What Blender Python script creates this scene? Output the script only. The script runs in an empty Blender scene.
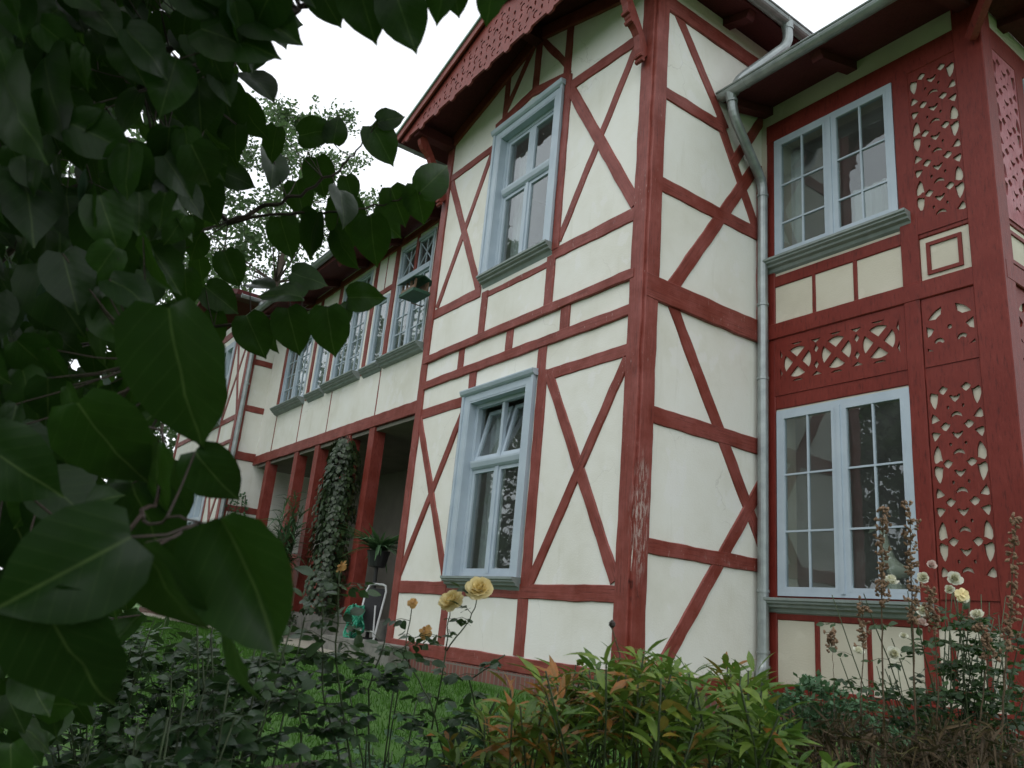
import bpy, bmesh, math, random
from mathutils import Vector, Matrix, noise
random.seed(11)
R = math.radians
scene = bpy.context.scene
col = scene.collection

# ------------------------------------------------------------------ camera
CR = Vector((0.58107223, 0.80887824, 0.08983905))
CU = Vector((0.18503121, -0.23879749, 0.95327814))
CF = Vector((-0.79253928, 0.53730043, 0.28842631))
FPX = 794.01
cam_data = bpy.data.cameras.new("camera")
cam_data.sensor_width = 36.0
cam_data.lens = FPX / 1024 * 36.0
cam_data.clip_start = 0.05
cam_data.clip_end = 2000
cam = bpy.data.objects.new("camera", cam_data)
col.objects.link(cam)
m = Matrix.Identity(4)
for i in range(3):
    m[i][0] = CR[i]; m[i][1] = CU[i]; m[i][2] = -CF[i]
cam.matrix_world = m
scene.camera = cam
cam_data.dof.use_dof = True
cam_data.dof.focus_distance = 6.0
cam_data.dof.aperture_fstop = 7.0

# ------------------------------------------------------------------ light: bright overcast
world = bpy.data.worlds.new("World")
scene.world = world
world.use_nodes = True
wn = world.node_tree.nodes; wl = world.node_tree.links
sky = wn.new('ShaderNodeTexSky'); sky.sky_type = 'NISHITA'; sky.sun_disc = False
SUN_EL, SUN_AZ = R(55), R(150)          # azimuth clockwise from +Y
sky.sun_elevation = SUN_EL; sky.sun_rotation = SUN_AZ
sky.dust_density = 4.0; sky.air_density = 1.5
mix = wn.new('ShaderNodeMix'); mix.data_type = 'RGBA'
mix.inputs[0].default_value = 0.86      # a thick white cloud layer over the clear sky
wl.new(sky.outputs[0], mix.inputs[6]); mix.inputs[7].default_value = (17.0, 17.6, 18.4, 1)
wl.new(mix.outputs[2], wn['Background'].inputs[0])
wn['Background'].inputs[1].default_value = 0.11
sun_d = bpy.data.lights.new("sun", 'SUN'); sun_d.energy = 0.6; sun_d.angle = R(25); sun_d.color = (1, 0.97, 0.92)
sun = bpy.data.objects.new("sun", sun_d); col.objects.link(sun)
sd = Vector((math.sin(SUN_AZ) * math.cos(SUN_EL), math.cos(SUN_AZ) * math.cos(SUN_EL), math.sin(SUN_EL)))
sun.rotation_euler = sd.to_track_quat('Z', 'Y').to_euler()
scene.view_settings.view_transform = 'Standard'
scene.view_settings.look = 'None'
scene.view_settings.gamma = 1.0
scene.view_settings.use_curve_mapping = False
scene.view_settings.exposure = -0.33
scene.render.engine = 'CYCLES'
scene.cycles.max_bounces = 8
scene.cycles.transparent_max_bounces = 24
scene.render.filter_size = 1.9

# ------------------------------------------------------------------ helpers
def at(x, y, d):
    """a pixel of the photograph at depth d -> a point"""
    return (CF * FPX + CR * (x - 512) - CU * (y - 384)) / FPX * d

def sstep(t):
    t = max(0.0, min(1.0, t)); return t * t * (3 - 2 * t)

def gz(x, y):
    if x < -5.2: fy = 4.7
    elif x > -4.2: fy = 6.4
    else: fy = 4.7 + 1.7 * (x + 5.2)
    s = sstep((fy - y) / 3.4)
    return -0.62 - 0.43 * s + 0.02 * noise.noise(Vector((x * .5, y * .5, 0)))

class MB:
    def __init__(s):
        s.v = []; s.f = []; s.uv = []; s.t = []
    def quad_box(s, pts):
        b = len(s.v); s.v += [tuple(p) for p in pts]
        for q in ((0,1,2,3),(7,6,5,4),(0,4,5,1),(1,5,6,2),(2,6,7,3),(3,7,4,0)):
            s.f.append(tuple(b + i for i in q))
    def box(s, M, u0, u1, z0, z1, n0, n1):
        s.quad_box([M(u0,z0,n0), M(u1,z0,n0), M(u1,z1,n0), M(u0,z1,n0), M(u0,z0,n1), M(u1,z0,n1), M(u1,z1,n1), M(u0,z1,n1)])
    def xbox(s, x0, x1, y0, y1, z0, z1):
        s.box(lambda u, z, n: (u, n, z), x0, x1, z0, z1, y0, y1)
    def face(s, pts):
        b = len(s.v); s.v += [tuple(p) for p in pts]; s.f.append(tuple(range(b, b + len(pts))))
    def tube(s, pts, rad, sides=6, cap=True):
        """rad: number or list"""
        pts = [Vector(p) for p in pts]; n = len(pts)
        if not hasattr(rad, '__len__'): rad = [rad] * n
        ref = None; rings = []
        for i, p in enumerate(pts):
            t = (pts[min(i+1, n-1)] - pts[max(i-1, 0)])
            if t.length < 1e-9: t = Vector((0, 0, 1))
            t.normalize()
            if ref is None: ref = Vector((1, 0, 0)) if abs(t.x) < .8 else Vector((0, 1, 0))
            a = ref - t * ref.dot(t)
            if a.length < 1e-6: a = t.orthogonal()
            a.normalize(); ref = a; c = t.cross(a)
            b = len(s.v)
            for k in range(sides):
                an = 2 * math.pi * k / sides
                s.v.append(tuple(p + (a * math.cos(an) + c * math.sin(an)) * rad[i]))
            rings.append(b)
        for i in range(n - 1):
            for k in range(sides):
                k2 = (k + 1) % sides
                s.f.append((rings[i]+k, rings[i]+k2, rings[i+1]+k2, rings[i+1]+k))
        if cap:
            s.f.append(tuple(rings[0]+k for k in reversed(range(sides))))
            s.f.append(tuple(rings[-1]+k for k in range(sides)))
    def beam(s, M, p0, p1, w, prot, back=-.03, jit=.006, ch=.008):
        """a hewn timber in a wall plane: wavy edges, eased arrises"""
        u0, z0 = p0; u1, z1 = p1
        L = math.hypot(u1-u0, z1-z0); du, dz = (u1-u0)/L, (z1-z0)/L; nu, nz = -dz, du
        N = max(3, int(L / .11)); sd = random.uniform(0, 100); b = len(s.v)
        for i in range(N + 1):
            t = i / N; cu, cz = u0 + du*L*t, z0 + dz*L*t
            a = w/2 + jit*(noise.noise(Vector((t*L*4, sd, 0))) * 1.4 + random.uniform(-.3, .3))
            c = w/2 + jit*(noise.noise(Vector((t*L*4, sd, 9))) * 1.4 + random.uniform(-.3, .3))
            pr = prot + .002 * noise.noise(Vector((t*L*3, sd, 4)))
            for o, n in ((-a, back), (-a, pr-ch), (-a+ch, pr), (c-ch, pr), (c, pr-ch), (c, back)):
                s.v.append(tuple(M(cu + nu*o, cz + nz*o, n))); s.uv.append((L*t + sd, o))
        for i in range(N):
            for k in range(5):
                s.f.append((b+i*6+k, b+i*6+k+1, b+(i+1)*6+k+1, b+(i+1)*6+k))
        s.f.append(tuple(b+k for k in range(6))); s.f.append(tuple(b+N*6+k for k in reversed(range(6))))
    def profile(s, M, u0, u1, prof):
        """extrude a closed (z,n) profile along u"""
        b = len(s.v); k = len(prof)
        for u in (u0, u1):
            for z, n in prof: s.v.append(tuple(M(u, z, n)))
        for i in range(k):
            j = (i+1) % k; s.f.append((b+i, b+j, b+k+j, b+k+i))
        s.f.append(tuple(b+i for i in reversed(range(k)))); s.f.append(tuple(b+k+i for i in range(k)))
    def leaf(s, T, base, d, up, L, tint, curl=.15, fold=.25, roll=0.0):
        """T: template (rows of (t, halfwidth)); five vertices across"""
        d = Vector(d).normalized(); up = Vector(up)
        side = d.cross(up)
        if side.length < 1e-5: side = d.orthogonal()
        side.normalize(); nrm = side.cross(d).normalized()
        if roll:
            q = Matrix.Rotation(roll, 3, d); side = q @ side; nrm = q @ nrm
        base = Vector(base); b = len(s.v); cols = T['c']; sd = random.uniform(0, 50)
        wav = T.get('wav', .03)
        for (t, w, back) in T['r']:
            for c in cols:
                x = w * c; y = t + back * abs(c)
                h = fold * abs(x) * (1 - .9*abs(x)) - curl * (y * y) - .10 * x * x * 4 * abs(curl) + wav * noise.noise(Vector((x*4+sd, y*4, sd)))
                s.v.append(tuple(base + (side * x + d * y + nrm * h) * L)); s.uv.append((x, y)); s.t.append(tint)
        k = len(cols)
        for i in range(len(T['r']) - 1):
            for j in range(k - 1):
                s.f.append((b+i*k+j, b+i*k+j+1, b+(i+1)*k+j+1, b+(i+1)*k+j))
    def build(s, name, mat, parent=None, recalc=True, smooth=False):
        me = bpy.data.meshes.new(name); me.from_pydata(s.v, [], s.f)
        if s.uv and len(s.uv) == len(s.v):
            pass
        if s.t and len(s.uv) == len(s.v):
            ul = me.uv_layers.new(name="UVMap"); ca = me.color_attributes.new("tint", 'FLOAT_COLOR', 'POINT')
            flat = []
            for l in me.loops: flat += s.uv[l.vertex_index]
            ul.data.foreach_set('uv', flat)
            fl = []
            for t in s.t: fl += (t, t, t, 1)
            ca.data.foreach_set('color', fl); recalc = False; smooth = True
        if recalc:
            bm = bmesh.new(); bm.from_mesh(me); bmesh.ops.recalc_face_normals(bm, faces=bm.faces); bm.to_mesh(me); bm.free()
        if s.uv and not s.t and len(s.uv) == len(s.v):
            ul = me.uv_layers.new(name='UVMap'); fl = []
            for l in me.loops: fl += s.uv[l.vertex_index]
            ul.data.foreach_set('uv', fl)
        if smooth: me.polygons.foreach_set('use_smooth', [True] * len(me.polygons))
        me.materials.append(mat); me.update()
        o = bpy.data.objects.new(name, me); col.objects.link(o)
        if parent: adopt(o, parent)
        return o

def adopt(o, parent):
    o.parent = parent
    if parent.type == 'EMPTY': o.matrix_parent_inverse = Matrix.Translation(parent.location).inverted()

def tag(o, label=None, cat=None, group=None, kind=None):
    if label: o['label'] = label
    if cat: o['category'] = cat
    if group: o['group'] = group
    if kind: o['kind'] = kind
    return o

def thing(name, label, cat, loc, group=None):
    o = bpy.data.objects.new(name, None); col.objects.link(o); o.location = loc
    o.empty_display_size = .1
    return tag(o, label, cat, group)

# ------------------------------------------------------------------ materials
def new_mat(name):
    mt = bpy.data.materials.new(name); mt.use_nodes = True
    nt = mt.node_tree; return mt, nt, nt.nodes, nt.links, nt.nodes['Principled BSDF']

def nz(N, Lk, scale, detail=4, vec=None, rough=.55):
    n = N.new('ShaderNodeTexNoise'); n.inputs['Scale'].default_value = scale; n.inputs['Detail'].default_value = detail
    n.inputs['Roughness'].default_value = rough
    if vec: Lk.new(vec, n.inputs['Vector'])
    return n.outputs['Fac']

def ramp(N, Lk, fac, stops):
    r = N.new('ShaderNodeValToRGB'); Lk.new(fac, r.inputs[0]); e = r.color_ramp.elements
    while len(e) < len(stops): e.new(.5)
    for i, (p, c) in enumerate(stops):
        e[i].position = p; e[i].color = (*c, 1) if len(c) == 3 else c
    return r.outputs[0]

def mixc(N, Lk, fac, a, b, mode='MIX'):
    x = N.new('ShaderNodeMix'); x.data_type = 'RGBA'; x.blend_type = mode
    for s, val in ((0, fac), (6, a), (7, b)):
        if hasattr(val, 'is_linked') or isinstance(val, bpy.types.NodeSocket): Lk.new(val, x.inputs[s])
        elif s == 0: x.inputs[0].default_value = val
        else: x.inputs[s].default_value = (*val, 1)
    return x.outputs[2]

def bump(N, Lk, P, h, strength=.3, dist=.01):
    b = N.new('ShaderNodeBump'); b.inputs['Strength'].default_value = strength; b.inputs['Distance'].default_value = dist
    Lk.new(h, b.inputs['Height']); Lk.new(b.outputs[0], P.inputs['Normal'])

def texco(N, Lk, scale=(1,1,1), kind='Object'):
    t = N.new('ShaderNodeTexCoord'); mp = N.new('ShaderNodeMapping'); mp.inputs['Scale'].default_value = scale
    Lk.new(t.outputs[kind], mp.inputs[0]); return mp.outputs[0]

def m_simple(name, c, c2=None, rough=.6, scale=6, bs=.2, spec=.5, metal=0):
    mt, nt, N, Lk, P = new_mat(name)
    v = texco(N, Lk)
    f = nz(N, Lk, scale, 6, v)
    c2 = c2 or tuple(x * .75 for x in c)
    Lk.new(ramp(N, Lk, f, [(.3, c2), (.7, c)]), P.inputs['Base Color'])
    P.inputs['Roughness'].default_value = rough; P.inputs['Specular IOR Level'].default_value = spec; P.inputs['Metallic'].default_value = metal
    bump(N, Lk, P, nz(N, Lk, scale * 8, 4, v), bs, .004)
    return mt

def m_plaster(name='cream_plaster', tones=[(.28, (.66, .655, .575)), (.5, (.745, .745, .685)), (.74, (.79, .80, .76))]):
    mt, nt, N, Lk, P = new_mat(name); v = texco(N, Lk)
    c = ramp(N, Lk, nz(N, Lk, 1.3, 7, v, .6), tones)
    st = ramp(N, Lk, nz(N, Lk, 2.2, 6, texco(N, Lk, (3, 3, .35)), .65), [(.58, (0, 0, 0)), (.86, (.5, .5, .5))])
    c = mixc(N, Lk, st, c, (.53, .52, .42))
    pt = ramp(N, Lk, nz(N, Lk, 2.6, 4, texco(N, Lk, (1, 1, .8))), [(.60, (0, 0, 0)), (.62, (.35, .35, .35)), (.8, (.45, .45, .45))])
    c = mixc(N, Lk, pt, c, tuple(min(.8, x*1.09) for x in tones[2][1]))
    fl = ramp(N, Lk, nz(N, Lk, 14, 8, v, .75), [(.64, (0, 0, 0)), (.72, (.45, .45, .45))])
    c = mixc(N, Lk, fl, c, (.52, .51, .43))
    vo = N.new('ShaderNodeTexVoronoi'); vo.feature = 'DISTANCE_TO_EDGE'; vo.inputs['Scale'].default_value = 1.1
    wv = N.new('ShaderNodeMix'); wv.data_type = 'RGBA'; wv.inputs[0].default_value = .16; Lk.new(v, wv.inputs[6])
    nn = N.new('ShaderNodeTexNoise'); nn.inputs['Scale'].default_value = 5; nn.inputs['Detail'].default_value = 6; Lk.new(v, nn.inputs['Vector']); Lk.new(nn.outputs['Color'], wv.inputs[7]); Lk.new(wv.outputs[2], vo.inputs['Vector'])
    cr = ramp(N, Lk, vo.outputs['Distance'], [(.0, (.8, .8, .8)), (.0035, (0, 0, 0))])
    ms = ramp(N, Lk, nz(N, Lk, .9, 2, v), [(.52, (0, 0, 0)), (.60, (.4, .4, .4))])
    ck = mixc(N, Lk, 1.0, cr, ms, 'MULTIPLY'); c = mixc(N, Lk, ck, c, (.32, .31, .27))
    Lk.new(c, P.inputs['Base Color']); P.inputs['Roughness'].default_value = .85; P.inputs['Specular IOR Level'].default_value = .2
    h = mixc(N, Lk, .35, nz(N, Lk, 4, 5, v, .6), nz(N, Lk, 60, 3, v)); bump(N, Lk, P, h, .42, .014)
    return mt

def m_red(name, base, faded, amount=.5, rough=.5, peel=False, spec=.28, grain=False):
    mt, nt, N, Lk, P = new_mat(name); v = texco(N, Lk)
    f = nz(N, Lk, 3.0, 7, v, .65)
    c = ramp(N, Lk, f, [(.38, base), (.38 + .5 * (1.2 - amount), faded)])
    gv = texco(N, Lk, (1.6, 34, 1), 'UV') if grain else texco(N, Lk, (26, 26, 5))
    g = nz(N, Lk, 1.6, 6, gv, .7)
    c = mixc(N, Lk, ramp(N, Lk, g, [(.30, (.8, .8, .8)), (.47, (0, 0, 0))]), c, tuple(x * .4 for x in base))
    c = mixc(N, Lk, ramp(N, Lk, g, [(.56, (0, 0, 0)), (.78, (.5, .5, .5))]), c, tuple(min(1, x * 1.35 + .01) for x in faded))
    h = g
    if grain:
        ck = nz(N, Lk, 1.1, 3, texco(N, Lk, (.9, 22, 1), 'UV'), .5)
        crack = ramp(N, Lk, ck, [(.485, (0, 0, 0)), (.4965, (1, 1, 1)), (.508, (0, 0, 0))])
        cm_ = mixc(N, Lk, 1.0, crack, ramp(N, Lk, nz(N, Lk, 1.7, 3, v), [(.5, (0, 0, 0)), (.6, (.8, .8, .8))]), 'MULTIPLY')
        c = mixc(N, Lk, cm_, c, tuple(x * .15 for x in base))
        h = mixc(N, Lk, cm_, g, (-1, -1, -1))
    if peel:
        pk = ramp(N, Lk, nz(N, Lk, 30, 6, texco(N, Lk, (1.5, 1.5, .3)), .75), [(.62, (0, 0, 0)), (.66, (1, 1, 1))])
        wh = ramp(N, Lk, nz(N, Lk, 1.1, 2, v), [(.52, (0, 0, 0)), (.62, (1, 1, 1))])
        pk = mixc(N, Lk, 1.0, pk, wh, 'MULTIPLY')
        geo = N.new('ShaderNodeNewGeometry'); df = N.new('ShaderNodeVectorMath'); df.operation = 'SUBTRACT'; Lk.new(geo.outputs['Position'], df.inputs[0]); df.inputs[1].default_value = (-5.20, 5.06, 1.05)
        sc_ = N.new('ShaderNodeVectorMath'); sc_.operation = 'MULTIPLY'; Lk.new(df.outputs[0], sc_.inputs[0]); sc_.inputs[1].default_value = (6, 9, 1.5)
        ln = N.new('ShaderNodeVectorMath'); ln.operation = 'LENGTH'; Lk.new(sc_.outputs[0], ln.inputs[0])
        spot = ramp(N, Lk, ln.outputs['Value'], [(.5, (1, 1, 1)), (1.0, (0, 0, 0))])
        p2 = ramp(N, Lk, nz(N, Lk, 34, 6, texco(N, Lk, (1.5, 1.5, .25)), .75), [(.50, (0, 0, 0)), (.54, (1, 1, 1))])
        pk = mixc(N, Lk, 1.0, pk, mixc(N, Lk, 1.0, p2, spot, 'MULTIPLY'), 'LIGHTEN')
        c = mixc(N, Lk, pk, c, (.40, .30, .27))
    Lk.new(c, P.inputs['Base Color']); P.inputs['Roughness'].default_value = rough
    P.inputs['Specular IOR Level'].default_value = spec
    bump(N, Lk, P, h, .5, .006)
    return mt

def m_leaf(name, dark, light, back, rough=.38, spec=.5, transl=.22, vein=.25, alt=None, altpos=.8):
    mt, nt, N, Lk, P = new_mat(name)
    at_ = N.new('ShaderNodeAttribute'); at_.attribute_name = 'tint'
    stops = [(0.0, dark), (altpos if alt else 1.0, light)]
    if alt: stops += [(min(.99, altpos + .06), alt)]
    c = ramp(N, Lk, at_.outputs['Fac'], stops)
    uv = N.new('ShaderNodeTexCoord'); sp = N.new('ShaderNodeSeparateXYZ'); Lk.new(uv.outputs['UV'], sp.inputs[0])
    def mth(op, a, b=None):
        x = N.new('ShaderNodeMath'); x.operation = op
        for i, q in enumerate((a, b)):
            if q is None: continue
            if isinstance(q, bpy.types.NodeSocket): Lk.new(q, x.inputs[i])
            else: x.inputs[i].default_value = q
        return x.outputs[0]
    ax = mth('ABSOLUTE', sp.outputs[0])
    mid = mth('LESS_THAN', ax, .012)
    w = mth('SINE', mth('MULTIPLY', mth('SUBTRACT', sp.outputs[1], mth('MULTIPLY', ax, .9)), 42.0))
    lat = mth('GREATER_THAN', w, .985)
    vn = mth('MULTIPLY', mth('MAXIMUM', mid, mth('MULTIPLY', lat, .35)), vein)
    c = mixc(N, Lk, vn, c, (.22, .30, .10))
    geo = N.new('ShaderNodeNewGeometry')
    c = mixc(N, Lk, geo.outputs['Backfacing'], c, mixc(N, Lk, .5, c, back))
    v = texco(N, Lk)
    c = mixc(N, Lk, ramp(N, Lk, nz(N, Lk, 30, 4, v), [(.4, (.35, .35, .35)), (.6, (0, 0, 0))]), c, tuple(x * .6 for x in dark))
    Lk.new(c, P.inputs['Base Color']); P.inputs['Roughness'].default_value = rough; P.inputs['Specular IOR Level'].default_value = spec
    bump(N, Lk, P, mth('ADD', mth('MULTIPLY', w, .5), mth('MULTIPLY', mid, -2.0)), .10, .001)
    tr = N.new('ShaderNodeBsdfTranslucent'); Lk.new(mixc(N, Lk, .35, c, (.10, .24, .02)), tr.inputs[0])
    ms = N.new('ShaderNodeMixShader'); ms.inputs[0].default_value = transl
    Lk.new(P.outputs[0], ms.inputs[1]); Lk.new(tr.outputs[0], ms.inputs[2]); Lk.new(ms.outputs[0], N['Material Output'].inputs[0])
    return mt

def m_glass():
    mt, nt, N, Lk, P = new_mat('window_glass'); N.remove(P)
    fr = N.new('ShaderNodeFresnel'); gg = N.new('ShaderNodeNewGeometry'); mr = N.new('ShaderNodeMapRange')
    mr.inputs['To Min'].default_value = 1.72; mr.inputs['To Max'].default_value = 1/1.72; Lk.new(gg.outputs['Backfacing'], mr.inputs[0]); Lk.new(mr.outputs[0], fr.inputs[0])
    tr = N.new('ShaderNodeBsdfTransparent'); tr.inputs[0].default_value = (.84, .88, .87, 1)
    gl = N.new('ShaderNodeBsdfGlossy'); gl.inputs['Roughness'].default_value = .006; gl.inputs[0].default_value = (.95, .98, 1, 1)
    b = N.new('ShaderNodeBump'); b.inputs['Strength'].default_value = .05; b.inputs['Distance'].default_value = .02
    Lk.new(nz(N, Lk, 2.5, 3, texco(N, Lk)), b.inputs['Height'])
    Lk.new(b.outputs[0], gl.inputs['Normal'])
    ms = N.new('ShaderNodeMixShader'); Lk.new(fr.outputs[0], ms.inputs[0]); Lk.new(tr.outputs[0], ms.inputs[1]); Lk.new(gl.outputs[0], ms.inputs[2])
    df = N.new('ShaderNodeBsdfDiffuse'); df.inputs[0].default_value = (.55, .57, .55, 1)
    du = N.new('ShaderNodeMixShader'); Lk.new(ramp(N, Lk, nz(N, Lk, 3, 5, texco(N, Lk)), [(.3, (.02, .02, .02)), (.8, (.06, .06, .06))]), du.inputs[0])
    Lk.new(ms.outputs[0], du.inputs[1]); Lk.new(df.outputs[0], du.inputs[2])
    Lk.new(du.outputs[0], N['Material Output'].inputs[0]); return mt

def m_brick():
    mt, nt, N, Lk, P = new_mat('brick'); t = N.new('ShaderNodeTexCoord'); sp = N.new('ShaderNodeSeparateXYZ'); Lk.new(t.outputs['Object'], sp.inputs[0])
    a = N.new('ShaderNodeMath'); a.operation = 'ADD'; Lk.new(sp.outputs[0], a.inputs[0]); Lk.new(sp.outputs[1], a.inputs[1])
    cb = N.new('ShaderNodeCombineXYZ'); Lk.new(a.outputs[0], cb.inputs[0]); Lk.new(sp.outputs[2], cb.inputs[1])
    br = N.new('ShaderNodeTexBrick'); Lk.new(cb.outputs[0], br.inputs['Vector']); br.offset = 0
    br.inputs['Scale'].default_value = 1; br.inputs['Brick Width'].default_value = .075; br.inputs['Row Height'].default_value = .16; br.inputs['Mortar Size'].default_value = .008
    br.inputs['Color1'].default_value = (.20, .075, .055, 1); br.inputs['Color2'].default_value = (.13, .055, .045, 1); br.inputs['Mortar'].default_value = (.16, .14, .12, 1)
    Lk.new(br.outputs[0], P.inputs['Base Color']); P.inputs['Roughness'].default_value = .85; bump(N, Lk, P, br.outputs['Fac'], -.5, .006); return mt

PLASTER = m_plaster()
PANEL = m_plaster('cream_board_paint', [(.28, (.49, .46, .37)), (.5, (.55, .525, .43)), (.74, (.59, .57, .48))])
RED = m_red('red_timber_paint', (.175, .030, .018), (.27, .075, .062), .6, .5, True, .32, True)
REDN = m_red('red_board_paint', (.150, .0175, .011), (.195, .030, .021), .4, .5)
REDB = m_red('red_timber_paint_plain', (.175, .030, .018), (.25, .06, .05), .5, .5)
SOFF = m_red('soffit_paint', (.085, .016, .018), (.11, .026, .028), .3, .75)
RED_GLARE = m_red('red_boards_sky_glare', (.30, .075, .085), (.42, .17, .19), .6, .42)  # paler pink: open-sky glare on the side boards, painted into the colour
FRAME = m_simple('blue_grey_window_paint', (.44, .52, .585), (.37, .45, .52), .45, 4, .1)
SILL = m_simple('grey_green_sill_paint', (.24, .285, .275), (.18, .22, .21), .5, 7, .2)
ZINC = m_simple('zinc', (.36, .40, .40), (.24, .275, .275), .42, 8, .15, .5, .55)
GLASS = m_glass()
BRICK = m_brick()
CURT = m_simple('net_curtain', (.62, .65, .66), (.5, .53, .55), .9, 3, .1)
ROOM = m_simple('room_wall', (.42, .42, .38), (.34, .33, .30), .9, 1, .1)
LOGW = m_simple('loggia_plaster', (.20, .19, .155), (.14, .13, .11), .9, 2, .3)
TILE = m_simple('roof_tile', (.16, .06, .05), (.08, .05, .05), .8, 9, .5)
STONE = m_simple('stone', (.22, .215, .19), (.13, .13, .115), .9, 9, .5)
BARK = m_simple('bark', (.085, .06, .045), (.035, .027, .02), .9, 14, .8)
TWIG = m_simple('twig_bark', (.07, .045, .035), (.03, .022, .018), .7, 30, .4)
STEMG = m_simple('green_stem', (.045, .075, .022), (.03, .04, .018), .6, 30, .2)
DRYST = m_simple('dry_stem', (.17, .12, .07), (.08, .055, .035), .8, 30, .3)
POD = m_simple('dry_pod', (.34, .22, .13), (.12, .07, .04), .8, 60, .4)

# ------------------------------------------------------------------ wall planes  M(u, z, n)
AY, BX, CY, WY = 5.0, -5.235, 6.8, 5.7
def MA(u, z, n): return (u, AY - n, z)
def MBp(u, z, n): return (BX + n, u, z)
def MC(u, z, n): return (u, CY - n, z)
DX = -2.775
def MD(u, z, n): return (DX + n, u, z)
def MW(u, z, n): return (u, WY - n, z)
FX = -19.1
def MF(u, z, n): return (FX + n, u, z)
FY = 5.12
def MG(u, z, n): return (u, FY - n, z)

house = thing('half_timbered_house', 'large cream and red half-timbered house with carved boards, pale blue windows and zinc gutters', 'house', (-7.4, 7.0, -.62))

def wall(M, u0, u1, z0, z1, holes, th=.22, mat=PLASTER, name='plaster_wall', top=None):
    """front, back and reveals of a wall with rectangular holes; top(u) cuts the head of a gable"""
    us = sorted({u0, u1, *[h[0] for h in holes], *[h[1] for h in holes]})
    zs = sorted({z0, z1, *[h[2] for h in holes], *[h[3] for h in holes]})
    b = MB()
    def solid(i, j):
        if not (0 <= i < len(us)-1 and 0 <= j < len(zs)-1): return False
        cu, cz = (us[i]+us[i+1])/2, (zs[j]+zs[j+1])/2
        return not any(h[0] < cu < h[1] and h[2] < cz < h[3] for h in holes)
    for i in range(len(us)-1):
        for j in range(len(zs)-1):
            if not solid(i, j): continue
            a, c, d, e = us[i], us[i+1], zs[j], zs[j+1]
            for n in (0, -th): b.face([M(a,d,n), M(c,d,n), M(c,e,n), M(a,e,n)])
            if not solid(i-1, j): b.face([M(a,d,0), M(a,e,0), M(a,e,-th), M(a,d,-th)])
            if not solid(i+1, j): b.face([M(c,d,0), M(c,e,0), M(c,e,-th), M(c,d,-th)])
            if not solid(i, j-1): b.face([M(a,d,0), M(c,d,0), M(c,d,-th), M(a,d,-th)])
            if not solid(i, j+1): b.face([M(a,e,0), M(c,e,0), M(c,e,-th), M(a,e,-th)])
    if top:
        ul = sorted({u0, u1, top[0]}); 
        pts = [(u0, z1), (u1, z1)] + [p for p in reversed(top[1])]
        b.face([M(u, z, 0) for u, z in pts]); b.face([M(u, z, -th) for u, z in pts])
    bm_o = b.build(name, mat, house)
    me = bm_o.data; bm = bmesh.new(); bm.from_mesh(me); bmesh.ops.remove_doubles(bm, verts=bm.verts, dist=1e-5)
    bmesh.ops.recalc_face_normals(bm, faces=bm.faces); bm.to_mesh(me); bm.free()
    return bm_o

# openings
A_LOW = (-8.22, -7.02, .47, 2.60); A_UP = (-8.17, -6.94, 4.31, 6.40)
C_LOW = (-4.98, -3.66, .50, 2.33); C_UP = (-4.98, -3.68, 4.12, 5.61)
APEX_U = -7.46
def a_top(u): return 7.80 - .316 * abs(u - APEX_U)
wall(MA, -9.68, BX - .003, -.45, 7.06, [A_LOW, A_UP], top=(APEX_U, [(-9.68, a_top(-9.68)), (APEX_U, a_top(APEX_U)), (BX - .003, a_top(BX))]))
wall(MBp, AY + .003, CY + .3, -.45, 7.10, [])
wall(MC, BX - .2, DX - .003, -.47, 6.14, [C_LOW, C_UP], mat=PANEL)
wall(MD, CY + .003, 11.0, -.47, 6.14, [(7.66, 9.1, .5, 2.33), (7.66, 9.1, 4.12, 5.61)], mat=PANEL)
wall(lambda u, z, n: (-9.68 - n, u, z), AY + .003, 9.0, -.45, 7.06, [])     # left side of the gabled bay
# window openings of the recessed wing
W_BIG = [(-12.42, -11.16), (-14.98, -13.62), (-17.95, -16.42)]
W_NAR = [(-13.25, -12.70), (-15.98, -15.32)]
wholes = [(a, b, 4.30, 6.45) for a, b in W_BIG] + [(a, b, 4.30, 5.66) for a, b in W_NAR]
wall(MW, -19.1, -9.66, 3.085, 6.72, wholes)

# rooms behind the windows (dark floors, ceilings and inner walls)
b = MB()
for x0, x1, y0, y1, z0, z1 in ((-9.5, -5.45, 5.23, 8.6, .02, 3.0), (-9.5, -5.45, 5.23, 8.6, 3.5, 6.6), (-5.2, -3.0, 7.03, 10.5, -.1, 2.9), (-5.2, -3.0, 7.03, 10.5, 3.5, 6.0), (-18.9, -9.9, 5.93, 8.8, 3.6, 6.6)):
    c = lambda *p: p
    P8 = [(x0,y0,z0),(x1,y0,z0),(x1,y1,z0),(x0,y1,z0),(x0,y0,z1),(x1,y0,z1),(x1,y1,z1),(x0,y1,z1)]
    for q in ((0,1,2,3),(4,5,6,7),(1,2,6,5),(2,3,7,6),(3,0,4,7)): b.face([P8[i] for i in q])
b.build('inner_room', ROOM, house, recalc=False)

# ------------------------------------------------------------------ timbers
pr_i = [0]
def pr(base=.014):
    pr_i[0] += 1; return base + .0011 * (pr_i[0] % 9)
def frame(name, M, beams, mat=RED, jit=.007):
    b = MB()
    for q in beams:
        (ua, za), (ub, zb) = q[0], q[1]
        if abs(ua-ub) > .1 and abs(za-zb) > .25:          # braces run on into the rails they meet
            l_ = math.hypot(ub-ua, zb-za); eu, ez = (ub-ua)/l_*.055, (zb-za)/l_*.055
            q = ((ua-eu, za-ez), (ub+eu, zb+ez)) + tuple(q[2:])
        b.beam(M, q[0], q[1], q[2], pr(q[3] if len(q) > 3 else .012), jit=jit)
    return b.build(name, mat, house)

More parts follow.
